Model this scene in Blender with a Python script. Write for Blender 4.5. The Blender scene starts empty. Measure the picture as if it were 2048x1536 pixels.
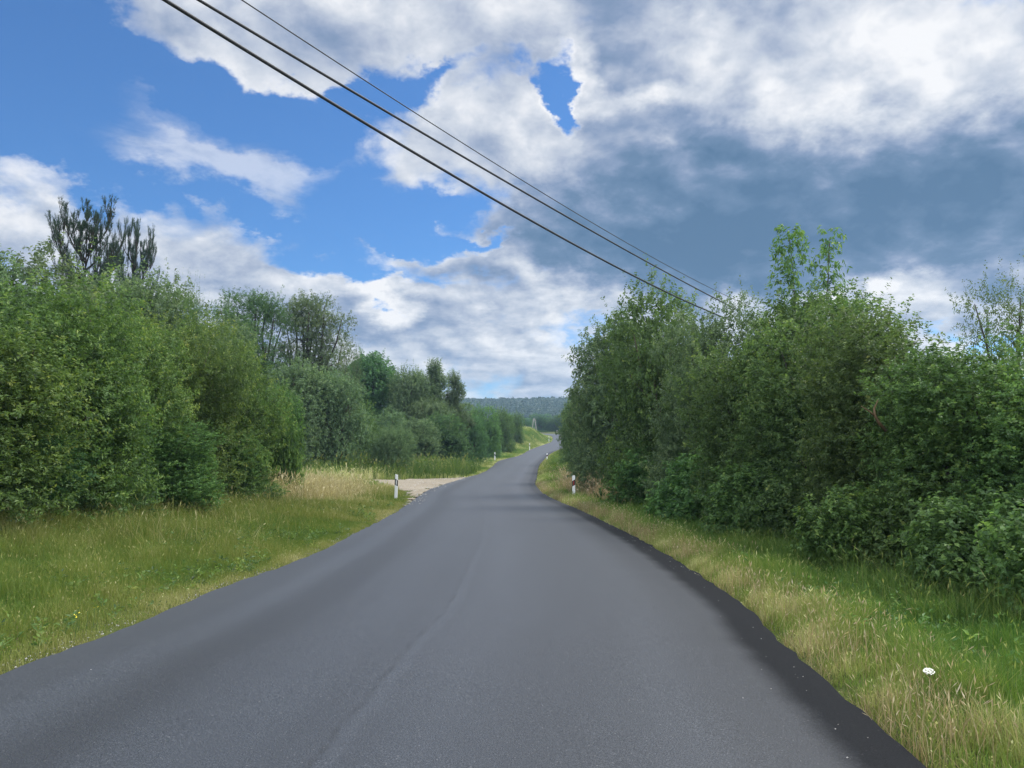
import bpy, math, random
import numpy as np
from mathutils import Vector, Matrix
R = math.radians
sc = bpy.context.scene
COL = sc.collection

# ------------------------------------------------------------------ camera, exposure
CAM_H, FPX = 1.6, 1540.0
PITCH = math.atan(132 / FPX)
cam = bpy.data.cameras.new("camera"); cam_o = bpy.data.objects.new("camera", cam); COL.objects.link(cam_o)
cam.sensor_width = 36.0; cam.lens = FPX / 2048 * 36.0
cam.clip_start = 0.05; cam.clip_end = 9000
cam_o.location = (0, 0, CAM_H); cam_o.rotation_euler = (R(90) + PITCH, 0, 0)
sc.camera = cam_o
sc.view_settings.view_transform = 'Standard'; sc.view_settings.look = 'None'
sc.view_settings.exposure = 0.7; sc.view_settings.gamma = 1.0
cy = sc.cycles
cy.use_denoising = True
cy.max_bounces = 6; cy.diffuse_bounces = 3; cy.glossy_bounces = 2; cy.transmission_bounces = 3; cy.volume_bounces = 0; cy.transparent_max_bounces = 8
cy.caustics_reflective = False; cy.caustics_refractive = False
cy.use_adaptive_sampling = True; cy.adaptive_threshold = 0.015

def ray(px, py):
    """direction of a point of the photograph (2048 wide), scaled so that y = 1"""
    xc, yc = (px - 1024) / FPX, (768 - py) / FPX
    c, s = math.cos(PITCH), math.sin(PITCH)
    x, y, z = xc, c - yc * s, s + yc * c
    return x / y, z / y
def at(px, py, Y):
    x, z = ray(px, py)
    return Vector((x * Y, Y, CAM_H + z * Y))

# ------------------------------------------------------------------ sky: Nishita with a procedural cloud deck in front
SKYG = 0.62                                  # cloud brightness that goes with the exposure
SUN_EL, SUN_AZ = R(52), R(62)             # azimuth measured from the road direction (+Y) towards +X
world = bpy.data.worlds.new("World"); sc.world = world; world.use_nodes = True
WT = world.node_tree; WT.nodes.clear()
def NW(t, **kw):
    n = WT.nodes.new(t)
    for k, v in kw.items(): setattr(n, k, v)
    return n
def wl(a, b): WT.links.new(a, b)
def wmath(op, a, b=None, c=None, clamp=False):
    n = NW('ShaderNodeMath', operation=op, use_clamp=clamp)
    for i, v in enumerate((a, b, c)):
        if v is None: continue
        if hasattr(v, 'links'): wl(v, n.inputs[i])
        else: n.inputs[i].default_value = v
    return n.outputs[0]
def wvec(op, a, b=None, c=None):
    n = NW('ShaderNodeVectorMath', operation=op)
    for i, v in enumerate((a, b, c)):
        if v is None: continue
        if hasattr(v, 'links'): wl(v, n.inputs[i])
        elif op == 'SCALE' and i == 1: n.inputs['Scale'].default_value = v
        else: n.inputs[i].default_value = v
    return n.outputs[0]
def wcomb(x, y, z=0.0):
    n = NW('ShaderNodeCombineXYZ')
    for i, v in enumerate((x, y, z)):
        if hasattr(v, 'links'): wl(v, n.inputs[i])
        else: n.inputs[i].default_value = v
    return n.outputs[0]
def wnoise(vec, scale, detail, rough, dist=0.0, col=False, lac=2.0):
    n = NW('ShaderNodeTexNoise', noise_dimensions='3D')
    wl(vec, n.inputs['Vector']); n.inputs['Scale'].default_value = scale; n.inputs['Detail'].default_value = detail
    n.inputs['Roughness'].default_value = rough; n.inputs['Distortion'].default_value = dist; n.inputs['Lacunarity'].default_value = lac
    return n.outputs['Color'] if col else n.outputs['Fac']
def wsmooth(v, lo, hi, a=0.0, b=1.0):
    n = NW('ShaderNodeMapRange', interpolation_type='SMOOTHSTEP')
    wl(v, n.inputs['Value'])
    for k, x in zip(('From Min', 'From Max', 'To Min', 'To Max'), (lo, hi, a, b)): n.inputs[k].default_value = x
    return n.outputs[0]
def wblobs(vec, blobs):
    acc = None
    for (px, py, rx, ry, rot, w) in blobs:
        x, z = ray(px, py)
        az, el = math.atan(x), math.atan(z / math.hypot(1, x))
        m = NW('ShaderNodeMapping', vector_type='TEXTURE')
        wl(vec, m.inputs['Vector'])
        k = math.cos(az)
        m.inputs['Location'].default_value = (az, el, 0)
        m.inputs['Rotation'].default_value = (0, 0, R(rot))
        m.inputs['Scale'].default_value = (rx / FPX * k, ry / FPX * k, 1)
        g = NW('ShaderNodeTexGradient', gradient_type='SPHERICAL'); wl(m.outputs[0], g.inputs[0])
        acc = wmath('MULTIPLY_ADD', g.outputs['Fac'], w, 0.0 if acc is None else acc)
    return acc
gen = NW('ShaderNodeTexCoord').outputs['Generated']
sep = NW('ShaderNodeSeparateXYZ'); wl(gen, sep.inputs[0])
X_, Y_, Z_ = sep.outputs
zc = wmath('MAXIMUM', Z_, 0.0)
inv = wmath('DIVIDE', 1.0, wmath('ADD', zc, 0.42))
P = wcomb(wmath('MULTIPLY', X_, inv), wmath('MULTIPLY', Y_, inv))
AE = wcomb(wmath('ARCTAN2', X_, Y_), wmath('ARCSINE', Z_))
warp = wvec('SUBTRACT', wnoise(P, 4.5, 6, .62, col=True), (.5, .5, .5))
AEw = wvec('ADD', AE, wvec('SCALE', warp, 0.2))
COVER = [
 (500,  10, 400, 200,  -8, 1.7), (880,  20, 420, 170,   0, 1.5), (300, 40, 150, 130, 0, .9), (560, 120, 140, 60, 0, .6), (830, 110, 140, 60, 0, .5),
 (960, 275, 330, 170,  20, 1.7), (1090, 330, 260, 160, 0, 1.2), (740, 250, 110, 90, 30, .9), (690, 330, 70, 50, 45, .9), (800, 380, 90, 60, 30, .5),
 (1700, 130, 960, 430,  0, 2.8), (1640, 420, 900, 270,  0, 2.2), (1180, 480, 420, 120, -5, 1.3), (1230, 80, 190, 150, 0, 1.0),
 (10, 460, 200, 150, 0, 1.5), (200, 540, 620, 190, -6, 1.9), (560, 560, 300, 150, -22, 1.4),
 (1000, 730, 1600, 330,  0, 2.0), (1100, 560, 420, 150, 0, .8), (740, 600, 150, 90, 0, 1.0), (1140, 620, 150, 80, 0, .6),
 (1800, 620, 500, 170, 0, 1.2),
 # clear sky
 (640, 440, 300, 120, -14, -1.3), (1124, 195, 40, 105, 14, -2.15), (60, 170, 380, 290, 0, -1.3), (480, 255, 330, 110, -8, -1.1), (840, 425, 150, 70, 0, -1.0), (885, 152, 84, 28, 20, -.7), (730, 195, 170, 46, -6, -1.0), (1050, 135, 110, 22, -15, -.4),
 (690, 550, 160, 34, -8, -.9), (300, 375, 260, 34, -4, -.6), (900, 500, 190, 36, 10, -.9), (1000, 480, 120, 26, 0, -.8), (880, 565, 180, 28, 5, -.8), (1190, 665, 140, 32, 0, -.7), (1930, 655, 140, 36, 0, -.9), (600, 640, 160, 34, 0, -.4), (1090, 560, 120, 30, 0, -.6),
]
cov = wblobs(AEw, [c for c in COVER if c[5] > 0])
cov = wmath('ADD', wmath('MINIMUM', cov, 1.35), wblobs(AEw, [c for c in COVER if c[5] < 0] + [(1700, 330, 820, 470, 0, 1.5), (1230, 480, 380, 130, -4, .9), (1300, 120, 260, 260, 0, .8), (450, 580, 700, 190, -4, .55), (1000, 700, 1400, 180, 0, .5), (980, 270, 200, 100, 0, .4), (1130, 300, 160, 90, 0, .5), (540, 60, 330, 140, -6, .5), (900, 60, 200, 70, 0, .4)]))
sunv = (math.sin(SUN_AZ), math.cos(SUN_AZ))
def wbillow(vec, detail):
    n = NW('ShaderNodeTexVoronoi', feature='SMOOTH_F1', voronoi_dimensions='2D')
    wl(vec, n.inputs['Vector']); n.inputs['Scale'].default_value = 7.0; n.inputs['Detail'].default_value = detail
    n.inputs['Roughness'].default_value = .52; n.inputs['Lacunarity'].default_value = 2.1; n.inputs['Smoothness'].default_value = .5; n.normalize = True
    return wmath('SUBTRACT', 1.0, n.outputs['Distance'])
def wfield(off, det):
    q = wvec('ADD', P, off)
    q = wvec('ADD', q, wvec('SCALE', wvec('SUBTRACT', wnoise(q, 7.0, 3, .5, col=True), (.5, .5, .5)), 0.07))
    return wmath('ADD', wmath('MULTIPLY', wnoise(q, 4.2, det, .55, .05), .64), wmath('MULTIPLY', wbillow(q, 5), .36))
Fa = wfield((0, 0, 0), 12)
Fb = wfield((sunv[0] * .03, -.035, 0), 12)
Fc = wnoise(P, 13.0, 9, .6, .3)
dens = wmath('ADD', wmath('MULTIPLY_ADD', Fa, 4.4, -2.62), wmath('ADD', cov, -0.62))
dens = wmath('ADD', dens, wmath('MULTIPLY_ADD', Fc, 0.7, -0.35))
ahi = wblobs(AE, [(390, 330, 520, 160, 0, 1.3), (950, 690, 500, 200, 0, .5), (400, 480, 500, 80, -10, .4)])   # thin, soft veils have a softer edge
awide = wmath('ADD', ahi, 0.72)
alpha = wmath('DIVIDE', wmath('ADD', dens, 0.08), awide, clamp=True)
alpha = wsmooth(alpha, 0, 1)
# wispy veil of high cloud in the open blue
vd = wcomb(wmath('MULTIPLY_ADD', X_, .9, wmath('MULTIPLY', Z_, .5)), wmath('MULTIPLY', Z_, 3.2), wmath('MULTIPLY', Y_, .6))
cn = wnoise(vd, 7.5, 9, .66, .7)
cm = wblobs(AEw, [(395, 305, 330, 110, -8, 1.7), (500, 355, 200, 50, -14, 1.3), (330, 345, 180, 40, -6, .9), (590, 325, 90, 40, 0, .8), (60, 345, 160, 20, -8, .6), (680, 340, 80, 70, 40, .7), (270, 190, 160, 24, -8, .3)])
cirrus = wmath('MULTIPLY', wsmooth(wmath('MULTIPLY', cn, cm), .26, 1.0), .52)
alpha = wmath('MAXIMUM', alpha, cirrus)
el_ = wmath('ARCSINE', Z_)
# unseen bright cloud added above and behind the view to lift the ambient light
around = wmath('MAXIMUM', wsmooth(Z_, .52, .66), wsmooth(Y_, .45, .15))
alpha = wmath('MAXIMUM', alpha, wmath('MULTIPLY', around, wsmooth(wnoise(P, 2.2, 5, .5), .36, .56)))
relief = wmath('SUBTRACT', Fa, Fb)
SHADE = [
 (1680, 425, 760, 210,  -2, -1.25), (1250, 520, 430, 120, -8, -.7), (1150, 80, 260, 110, 10, -.32), (1340, 220, 230, 160, 0, -.22), (1980, 300, 130, 150, 0, -.3),
 (820, 650, 330, 50, 0, -.35), (450, 550, 420, 110, -8, -.12), (940, 570, 120, 40, 0, -.35), (1650, 560, 260, 40, 0, -.3),
 (1990, 590, 240, 110, 0, -.35), (1090, 690, 140, 45, 0, -.3), (960, 410, 200, 50, 10, -.25), (620, 40, 160, 60, 0, -.06),
 (1780, 90, 700, 230, 0, .5), (1400, 60, 200, 120, 0, .3), (1500, 190, 200, 70, -10, .25), (1290, 175, 130, 46, -8, .7), (1150, 130, 60, 80, 25, .8), (1780, 590, 260, 50, 0, .65), (1480, 600, 90, 40, 0, .55),
 (735, 590, 130, 70, 0, .95), (1140, 620, 150, 50, 0, .25), (1040, 710, 170, 40, -6, .3), (980, 270, 300, 130, 20, .2), (20, 420, 150, 90, 0, .35), (1330, 300, 110, 30, -6, .25),
 (560, 90, 360, 150, 0, .30), (900, 70, 260, 100, 0, .25), (1060, 330, 200, 90, 0, .2), (1000, 640, 700, 120, 0, .14),
]
shade = wblobs(AEw, SHADE)
tk = wmath('MINIMUM', wmath('MAXIMUM', dens, 0.0), 2.2)
lum = wmath('MULTIPLY_ADD', tk, -0.07, 0.71)
low = wsmooth(Z_, .27, .10)
lum = wmath('ADD', lum, wmath('MULTIPLY', wmath('MULTIPLY', relief, 2.3), wmath('MULTIPLY_ADD', low, -.2, 1.0)))
lum = wmath('ADD', lum, wsmooth(dens, .15, 1.0, .16, 0.0))              # thin edges let the light through
lum = wmath('ADD', lum, wmath('MULTIPLY_ADD', wnoise(P, 2.1, 4, .5), .9, -.45))
bands = wnoise(wcomb(wmath('MULTIPLY', X_, 3.0), wmath('MULTIPLY', Z_, 17.0), wmath('MULTIPLY', Y_, 1.0)), 1.9, 7, .58, .5)
lum = wmath('ADD', lum, wmath('MULTIPLY', low, wmath('MULTIPLY_ADD', bands, .75, -.33)))
lum = wmath('ADD', lum, wmath('MULTIPLY_ADD', Fc, 0.34, -0.17))
lum = wmath('ADD', lum, wmath('MULTIPLY', shade, 0.56))
ramp = NW('ShaderNodeValToRGB'); wl(lum, ramp.inputs[0])
cr = ramp.color_ramp; cr.elements[0].position = 0.0; cr.elements[0].color = (.085, .172, .310, 1)
cr.elements[1].position = 1.0; cr.elements[1].color = (.93, .93, .95, 1)
for pos, c in ((.25, (.140, .232, .382, 1)), (.45, (.255, .335, .50, 1)), (.62, (.44, .50, .63, 1)), (.8, (.65, .69, .77, 1))):
    e = cr.elements.new(pos); e.color = c
sky = NW('ShaderNodeTexSky', sky_type='NISHITA'); sky.sun_disc = False
sky.sun_elevation = SUN_EL; sky.sun_rotation = SUN_AZ; sky.altitude = 300; sky.air_density = 1.0; sky.dust_density = 0.6; sky.ozone_density = 2.2
skyt = wvec('MULTIPLY', sky.outputs[0], (.50, .92, 1.36))
bg1 = NW('ShaderNodeBackground'); wl(skyt, bg1.inputs[0]); bg1.inputs[1].default_value = 0.105 * SKYG
bg2 = NW('ShaderNodeBackground'); wl(ramp.outputs[0], bg2.inputs[0]); wl(wmath('MULTIPLY_ADD', around, 1.6, SKYG), bg2.inputs[1])  # added cloud outside the view emits more, to brighten the ground
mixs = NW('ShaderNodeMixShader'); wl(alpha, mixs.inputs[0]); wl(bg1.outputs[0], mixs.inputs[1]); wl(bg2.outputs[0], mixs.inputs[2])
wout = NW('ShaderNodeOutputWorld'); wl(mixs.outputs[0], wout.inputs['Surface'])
world.cycles.sampling_method = 'MANUAL'; world.cycles.sample_map_resolution = 512

sun = bpy.data.lights.new("sun", 'SUN'); sun_o = bpy.data.objects.new("sun", sun); COL.objects.link(sun_o)
sun.energy = 2.8; sun.angle = R(18); sun.color = (1.0, .94, .85)
sd = Vector((math.sin(SUN_AZ) * math.cos(SUN_EL), math.cos(SUN_AZ) * math.cos(SUN_EL), math.sin(SUN_EL)))
sun_o.rotation_euler = (-sd).to_track_quat('-Z', 'Y').to_euler()

# ------------------------------------------------------------------ helpers: materials
def mat(name):
    m = bpy.data.materials.new(name); m.use_nodes = True
    nt = m.node_tree; nt.nodes.clear()
    out = nt.nodes.new('ShaderNodeOutputMaterial')
    return m, nt, out
def N(nt, t, **kw):
    n = nt.nodes.new(t)
    for k, v in kw.items(): setattr(n, k, v)
    return n
def L(nt, a, b): nt.links.new(a, b)
def ramp_node(nt, fac, stops):
    r = N(nt, 'ShaderNodeValToRGB'); L(nt, fac, r.inputs[0])
    els = r.color_ramp.elements
    els[0].position, els[0].color = stops[0][0], (*stops[0][1], 1)
    els[1].position, els[1].color = stops[-1][0], (*stops[-1][1], 1)
    for p, c in stops[1:-1]:
        e = els.new(p); e.color = (*c, 1)
    return r.outputs[0]
def noise(nt, vec, scale, detail=4, rough=.55):
    n = N(nt, 'ShaderNodeTexNoise'); n.inputs['Scale'].default_value = scale; n.inputs['Detail'].default_value = detail; n.inputs['Roughness'].default_value = rough
    if vec is not None: L(nt, vec, n.inputs['Vector'])
    return n.outputs['Fac']
def nmath(nt, op, a, b=None, c=None, clamp=False):
    n = N(nt, 'ShaderNodeMath', operation=op, use_clamp=clamp)
    for i, v in enumerate((a, b, c)):
        if v is None: continue
        if hasattr(v, 'links'): L(nt, v, n.inputs[i])
        else: n.inputs[i].default_value = v
    return n.outputs[0]
def nrange(nt, v, lo, hi, a=0.0, b=1.0):
    n = N(nt, 'ShaderNodeMapRange', interpolation_type='SMOOTHSTEP'); L(nt, v, n.inputs['Value'])
    for k, x in zip(('From Min', 'From Max', 'To Min', 'To Max'), (lo, hi, a, b)): n.inputs[k].default_value = x
    return n.outputs[0]
def nmix(nt, fac, a, b, blend='MIX'):
    n = N(nt, 'ShaderNodeMix', data_type='RGBA', blend_type=blend)
    if hasattr(fac, 'links'): L(nt, fac, n.inputs[0])
    else: n.inputs[0].default_value = fac
    for i, v in ((6, a), (7, b)):
        if hasattr(v, 'links'): L(nt, v, n.inputs[i])
        else: n.inputs[i].default_value = (*v, 1)
    return n.outputs[2]
def simple_mat(name, col, rough=.6, spec=.3, vary=.15, scale=6.0, metal=0.0):
    m, nt, out = mat(name)
    b = N(nt, 'ShaderNodeBsdfPrincipled'); tc = N(nt, 'ShaderNodeTexCoord')
    f = noise(nt, tc.outputs['Object'], scale, 6, .65)
    c = ramp_node(nt, f, [(.3, tuple(v * (1 - vary) for v in col)), (.7, tuple(min(1, v * (1 + vary)) for v in col))])
    L(nt, c, b.inputs['Base Color']); b.inputs['Roughness'].default_value = rough; b.inputs['Specular IOR Level'].default_value = spec; b.inputs['Metallic'].default_value = metal
    L(nt, b.outputs[0], out.inputs[0]); return m
def leaf_mat(name, stops, trans=.35, rough=.5, spec=.25, tcol=1.25):
    """leaf or blade: colour from the leaf's own 'tint', light passes through it"""
    m, nt, out = mat(name)
    a = N(nt, 'ShaderNodeAttribute', attribute_name='tint')
    oi = N(nt, 'ShaderNodeObjectInfo')
    c = ramp_node(nt, a.outputs['Fac'], stops)
    hsv = N(nt, 'ShaderNodeHueSaturation'); L(nt, c, hsv.inputs['Color'])
    L(nt, nmath(nt, 'MULTIPLY_ADD', oi.outputs['Random'], .035, .478), hsv.inputs['Hue'])
    L(nt, nmath(nt, 'MULTIPLY_ADD', oi.outputs['Random'], .34, .80), hsv.inputs['Value'])
    b = N(nt, 'ShaderNodeBsdfPrincipled'); L(nt, hsv.outputs[0], b.inputs['Base Color'])
    b.inputs['Roughness'].default_value = rough; b.inputs['Specular IOR Level'].default_value = spec
    t = N(nt, 'ShaderNodeBsdfTranslucent'); tc = nmix(nt, 1.0, hsv.outputs[0], (tcol * 1.05, tcol * 1.05, tcol * .70), 'MULTIPLY'); L(nt, tc, t.inputs['Color'])
    mx = N(nt, 'ShaderNodeMixShader'); mx.inputs[0].default_value = trans
    L(nt, b.outputs[0], mx.inputs[1]); L(nt, t.outputs[0], mx.inputs[2]); L(nt, mx.outputs[0], out.inputs[0])
    return m

# ------------------------------------------------------------------ helpers: meshes and tags
def np_mesh(name, verts, loops, starts, totals, tint=None, smooth=False, uv=None):
    me = bpy.data.meshes.new(name)
    me.vertices.add(len(verts)); me.vertices.foreach_set('co', np.asarray(verts, np.float32).ravel())
    me.loops.add(len(loops)); me.loops.foreach_set('vertex_index', np.asarray(loops, np.int32))
    me.polygons.add(len(starts)); me.polygons.foreach_set('loop_start', np.asarray(starts, np.int32)); me.polygons.foreach_set('loop_total', np.asarray(totals, np.int32))
    me.polygons.foreach_set('use_smooth', np.full(len(starts), smooth, bool))
    if tint is not None:
        at_ = me.attributes.new('tint', 'FLOAT', 'FACE'); at_.data.foreach_set('value', np.asarray(tint, np.float32))
    if uv is not None:
        u = me.uv_layers.new(name='road'); u.data.foreach_set('uv', np.asarray(uv, np.float32)[np.asarray(loops)].ravel())
    me.update(calc_edges=True); me.validate()
    return me
def poly_mesh(name, verts, faces, smooth=False, **kw):
    loops = [i for f in faces for i in f]; tot = [len(f) for f in faces]
    st = np.concatenate(([0], np.cumsum(tot)[:-1])) if tot else []
    return np_mesh(name, verts, loops, st, tot, smooth=smooth, **kw)
def link(name, me, material=None, parent=None, loc=None):
    o = bpy.data.objects.new(name, me); COL.objects.link(o)
    if material is not None and not me.materials: me.materials.append(material)
    if parent is not None: o.parent = parent
    if loc is not None: o.location = loc
    return o
def tag(o, label=None, cat=None, group=None, kind=None):
    for k, v in (('label', label), ('category', cat), ('group', group), ('kind', kind)):
        if v: o[k] = v
    return o
def empty(name, loc, rz=0.0):
    o = bpy.data.objects.new(name, None); COL.objects.link(o); o.location = loc; o.rotation_euler = (0, 0, rz); o.empty_display_size = .2
    return o
def norm(v): return v / np.maximum(np.linalg.norm(v, axis=-1, keepdims=True), 1e-9)
def tubes(paths, sides=6):
    """paths: list of (points, radii) -> verts, faces of tapered round limbs"""
    V, F = [], []
    for pts, rad in paths:
        pts = np.asarray(pts, float); n = len(pts); b0 = len(V)
        tan = norm(np.gradient(pts, axis=0))
        ref = np.array([1., 0, 0]) if abs(tan[0][0]) < .8 else np.array([0, 1., 0])
        for i in range(n):
            s = norm(np.cross(tan[i], ref)); u = np.cross(s, tan[i])
            for k in range(sides):
                a = 2 * math.pi * k / sides
                V.append(pts[i] + rad[i] * (math.cos(a) * s + math.sin(a) * u))
        for i in range(n - 1):
            for k in range(sides):
                k2 = (k + 1) % sides
                F.append((b0 + i * sides + k, b0 + i * sides + k2, b0 + (i + 1) * sides + k2, b0 + (i + 1) * sides + k))
        F.append(tuple(b0 + (n - 1) * sides + k for k in range(sides)))
        F.append(tuple(b0 + k for k in reversed(range(sides))))
    return V, F
def pchip(xk, yk, x):
    xk, yk, x = map(lambda v: np.asarray(v, float), (xk, yk, x))
    h = np.diff(xk); d = np.diff(yk) / h; m = np.zeros_like(yk); m[0], m[-1] = d[0], d[-1]
    for i in range(1, len(xk) - 1):
        m[i] = 0 if d[i - 1] * d[i] <= 0 else (3 * (h[i - 1] + h[i])) / ((2 * h[i] + h[i - 1]) / d[i - 1] + (h[i] + 2 * h[i - 1]) / d[i])
    i = np.clip(np.searchsorted(xk, x) - 1, 0, len(h) - 1)
    t = (x - xk[i]) / h[i]; t = np.clip(t, 0, 1)
    return ((1 + 2 * t) * (1 - t) ** 2 * yk[i] + t * (1 - t) ** 2 * h[i] * m[i] + t * t * (3 - 2 * t) * yk[i + 1] + t * t * (t - 1) * h[i] * m[i + 1])
def sstep(x, a, b):
    t = np.clip((np.asarray(x, float) - a) / (b - a), 0, 1); return t * t * (3 - 2 * t)
def vnoise(x, y, s=1.0, seed=0):
    """smooth value noise 0..1 for placing and tinting plants"""
    x = np.asarray(x, float) / s; y = np.asarray(y, float) / s
    xi, yi = np.floor(x).astype(np.int64), np.floor(y).astype(np.int64); fx, fy = x - xi, y - yi
    fx, fy = fx * fx * (3 - 2 * fx), fy * fy * (3 - 2 * fy)
    def h(a, b):
        n = (a * 374761393 + b * 668265263 + seed * 974634777) & 0xffffffff
        n = ((n ^ (n >> 13)) * 1274126177) & 0xffffffff
        return ((n ^ (n >> 16)) & 0xffff) / 65535.0
    return (h(xi, yi) * (1 - fx) + h(xi + 1, yi) * fx) * (1 - fy) + (h(xi, yi + 1) * (1 - fx) + h(xi + 1, yi + 1) * fx) * fy

# ------------------------------------------------------------------ terrain and road
YK = [-40, 0, 10, 20, 33, 50, 60, 80, 100, 120, 140, 160, 180, 205, 230, 250, 280, 350, 500, 640, 860, 1200, 9000]
ZK = [.25, 0, -.06, -.24, -.45, -.475, -.39, -.12, .30, .85, 1.6, 2.55, 3.55, 4.9, 6.2, 6.9, 7.3, 7.6, 10, 14, 22, 30, 60]
def road_z(y): return pchip(YK, ZK, y)
_ys = np.linspace(2.0, 230, 4600); _rz = road_z(_ys)
def on_road(px, py):
    x, z = ray(px, py)
    f = CAM_H + z * _ys - _rz
    i = np.argmax(f < 0); Y = _ys[i]
    return x * Y, Y
LEFT_PX = [(0, 1347), (137, 1301), (273, 1246), (410, 1188), (547, 1140), (600, 1122), (707, 1068), (779, 1032), (815, 1009), (843, 989), (858, 980), (900, 965), (926, 957), (957, 948.5), (977, 939), (996, 923), (1020, 912)]
RIGHT_PX = [(1847, 1536), (1749, 1443), (1679, 1387), (1609, 1324), (1540, 1258), (1470, 1195), (1400, 1150), (1300, 1090), (1262, 1070), (1209, 1043), (1155, 1018), (1112, 1000), (1083, 984), (1071, 970), (1073, 955), (1078, 931), (1092, 915)]
le = sorted((on_road(*p) for p in LEFT_PX), key=lambda q: q[1]); re_ = sorted((on_road(*p) for p in RIGHT_PX), key=lambda q: q[1])
le = [(-3.55, -40), (-3.75, 0)] + [q for q in le if q[1] < 108] + [(1.2, 118), (3.2, 140), (6.2, 160), (9.2, 180), (10.6, 200), (11.0, 214), (10, 225), (6.5, 232), (0, 236), (-16, 239), (-60, 241)]
re_ = [(1.95, -40), (2.0, 0)] + [q for q in re_ if q[1] < 112] + [(6.6, 128), (9.8, 145), (12.6, 160), (15.6, 180), (17.2, 200), (17.4, 215), (16.4, 230), (13.6, 240), (8, 247), (0, 251), (-16, 254), (-60, 256)]
LY, LX = np.array([q[1] for q in le]), np.array([q[0] for q in le]); RY, RX = np.array([q[1] for q in re_]), np.array([q[0] for q in re_])
def smooth_edge(K, V, y):
    ys = np.arange(-40, 262, .25); v = pchip(K, V, ys)
    k = np.hanning(15); k /= k.sum(); vs = np.convolve(np.pad(v, 7, 'edge'), k, 'valid')
    return np.interp(y, ys, vs)
def xl(y): return np.where(np.asarray(y) > 241, -60, smooth_edge(LY, LX, np.minimum(y, 241)))
def xr(y): return np.where(np.asarray(y) > 256, -60, smooth_edge(RY, RX, np.minimum(y, 256)))
def ground_z(x, y):
    x, y = np.broadcast_arrays(np.asarray(x, float), np.asarray(y, float))
    z = road_z(y)
    dl, dr = xl(y) - x, x - xr(y)
    out = np.maximum(dl, dr)
    z = z - np.where(out < 0.02, .13, .13 - .10 * sstep(out, .02, .22))
    near = 1 - sstep(y, 18, 33)
    z = z + sstep(dl, .5, 7) * .5 * near + sstep(dl, 4, 12) * .25 * (1 - near)              # bank under the hedge
    z = z - sstep(dr, .2, 2.2) * .12 * (1 - sstep(y, 20, 40)) + sstep(dr, 2.5, 6) * .25
    z = z + sstep(dl, .3, 5) * 2.9 * np.exp(-((y - 178) / 24) ** 2) * np.exp(-(np.maximum(dl - 5, 0) / 10) ** 2)   # grassy knoll inside the far bend
    z = z + (vnoise(x, y, 2.3, 3) - .5) * .10 * sstep(out, .3, 1.5) + (vnoise(x, y, 30, 5) - .5) * 1.2 * sstep(out, 10, 40)
    hill = sstep(y, 470, 830) * 31 * (1 - .22 * sstep(np.abs(x - 30), 30, 260)) * (1 + .10 * (vnoise(x, y, 60, 8) - .5)) 
    return z + hill

# ground sheet
gy = np.concatenate([np.arange(-60, -6, 3), np.arange(-6, 60, .4), np.arange(60, 270, 1.2), np.arange(270, 900, 10), [930, 1000, 1100, 1250]])
gx = np.concatenate([-np.geomspace(14, 800, 34)[::-1], np.arange(-13.7, 18, .3), np.geomspace(18.2, 800, 34)])
GX, GY = np.meshgrid(gx, gy); GZ = ground_z(GX, GY)
nv = np.stack([GX, GY, GZ], -1).reshape(-1, 3)
ny, nx = GX.shape
ii = (np.arange(ny - 1)[:, None] * nx + np.arange(nx - 1)[None, :]).ravel()
quads = np.stack([ii, ii + 1, ii + 1 + nx, ii + nx], 1)
me = np_mesh("ground", nv, quads.ravel(), np.arange(len(quads)) * 4, np.full(len(quads), 4), smooth=True)
m_ground, nt, out = mat("meadow_soil")
tc = N(nt, 'ShaderNodeTexCoord'); P0 = tc.outputs['Object']
f = noise(nt, P0, .9, 8, .65); f2 = noise(nt, P0, 14, 6, .7)
c = ramp_node(nt, nmath(nt, 'MULTIPLY_ADD', f2, .5, nmath(nt, 'MULTIPLY', f, .5)), [(.3, (.030, .042, .014)), (.46, (.060, .078, .022)), (.6, (.105, .100, .040)), (.75, (.17, .135, .07))])
b = N(nt, 'ShaderNodeBsdfPrincipled'); L(nt, c, b.inputs['Base Color']); b.inputs['Roughness'].default_value = .95; b.inputs['Specular IOR Level'].default_value = .1
bp = N(nt, 'ShaderNodeBump'); bp.inputs['Strength'].default_value = .8; bp.inputs['Distance'].default_value = .05; L(nt, f2, bp.inputs['Height']); L(nt, bp.outputs[0], b.inputs['Normal'])
L(nt, b.outputs[0], out.inputs[0])
tag(link("ground", me, m_ground), kind='structure')

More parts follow.
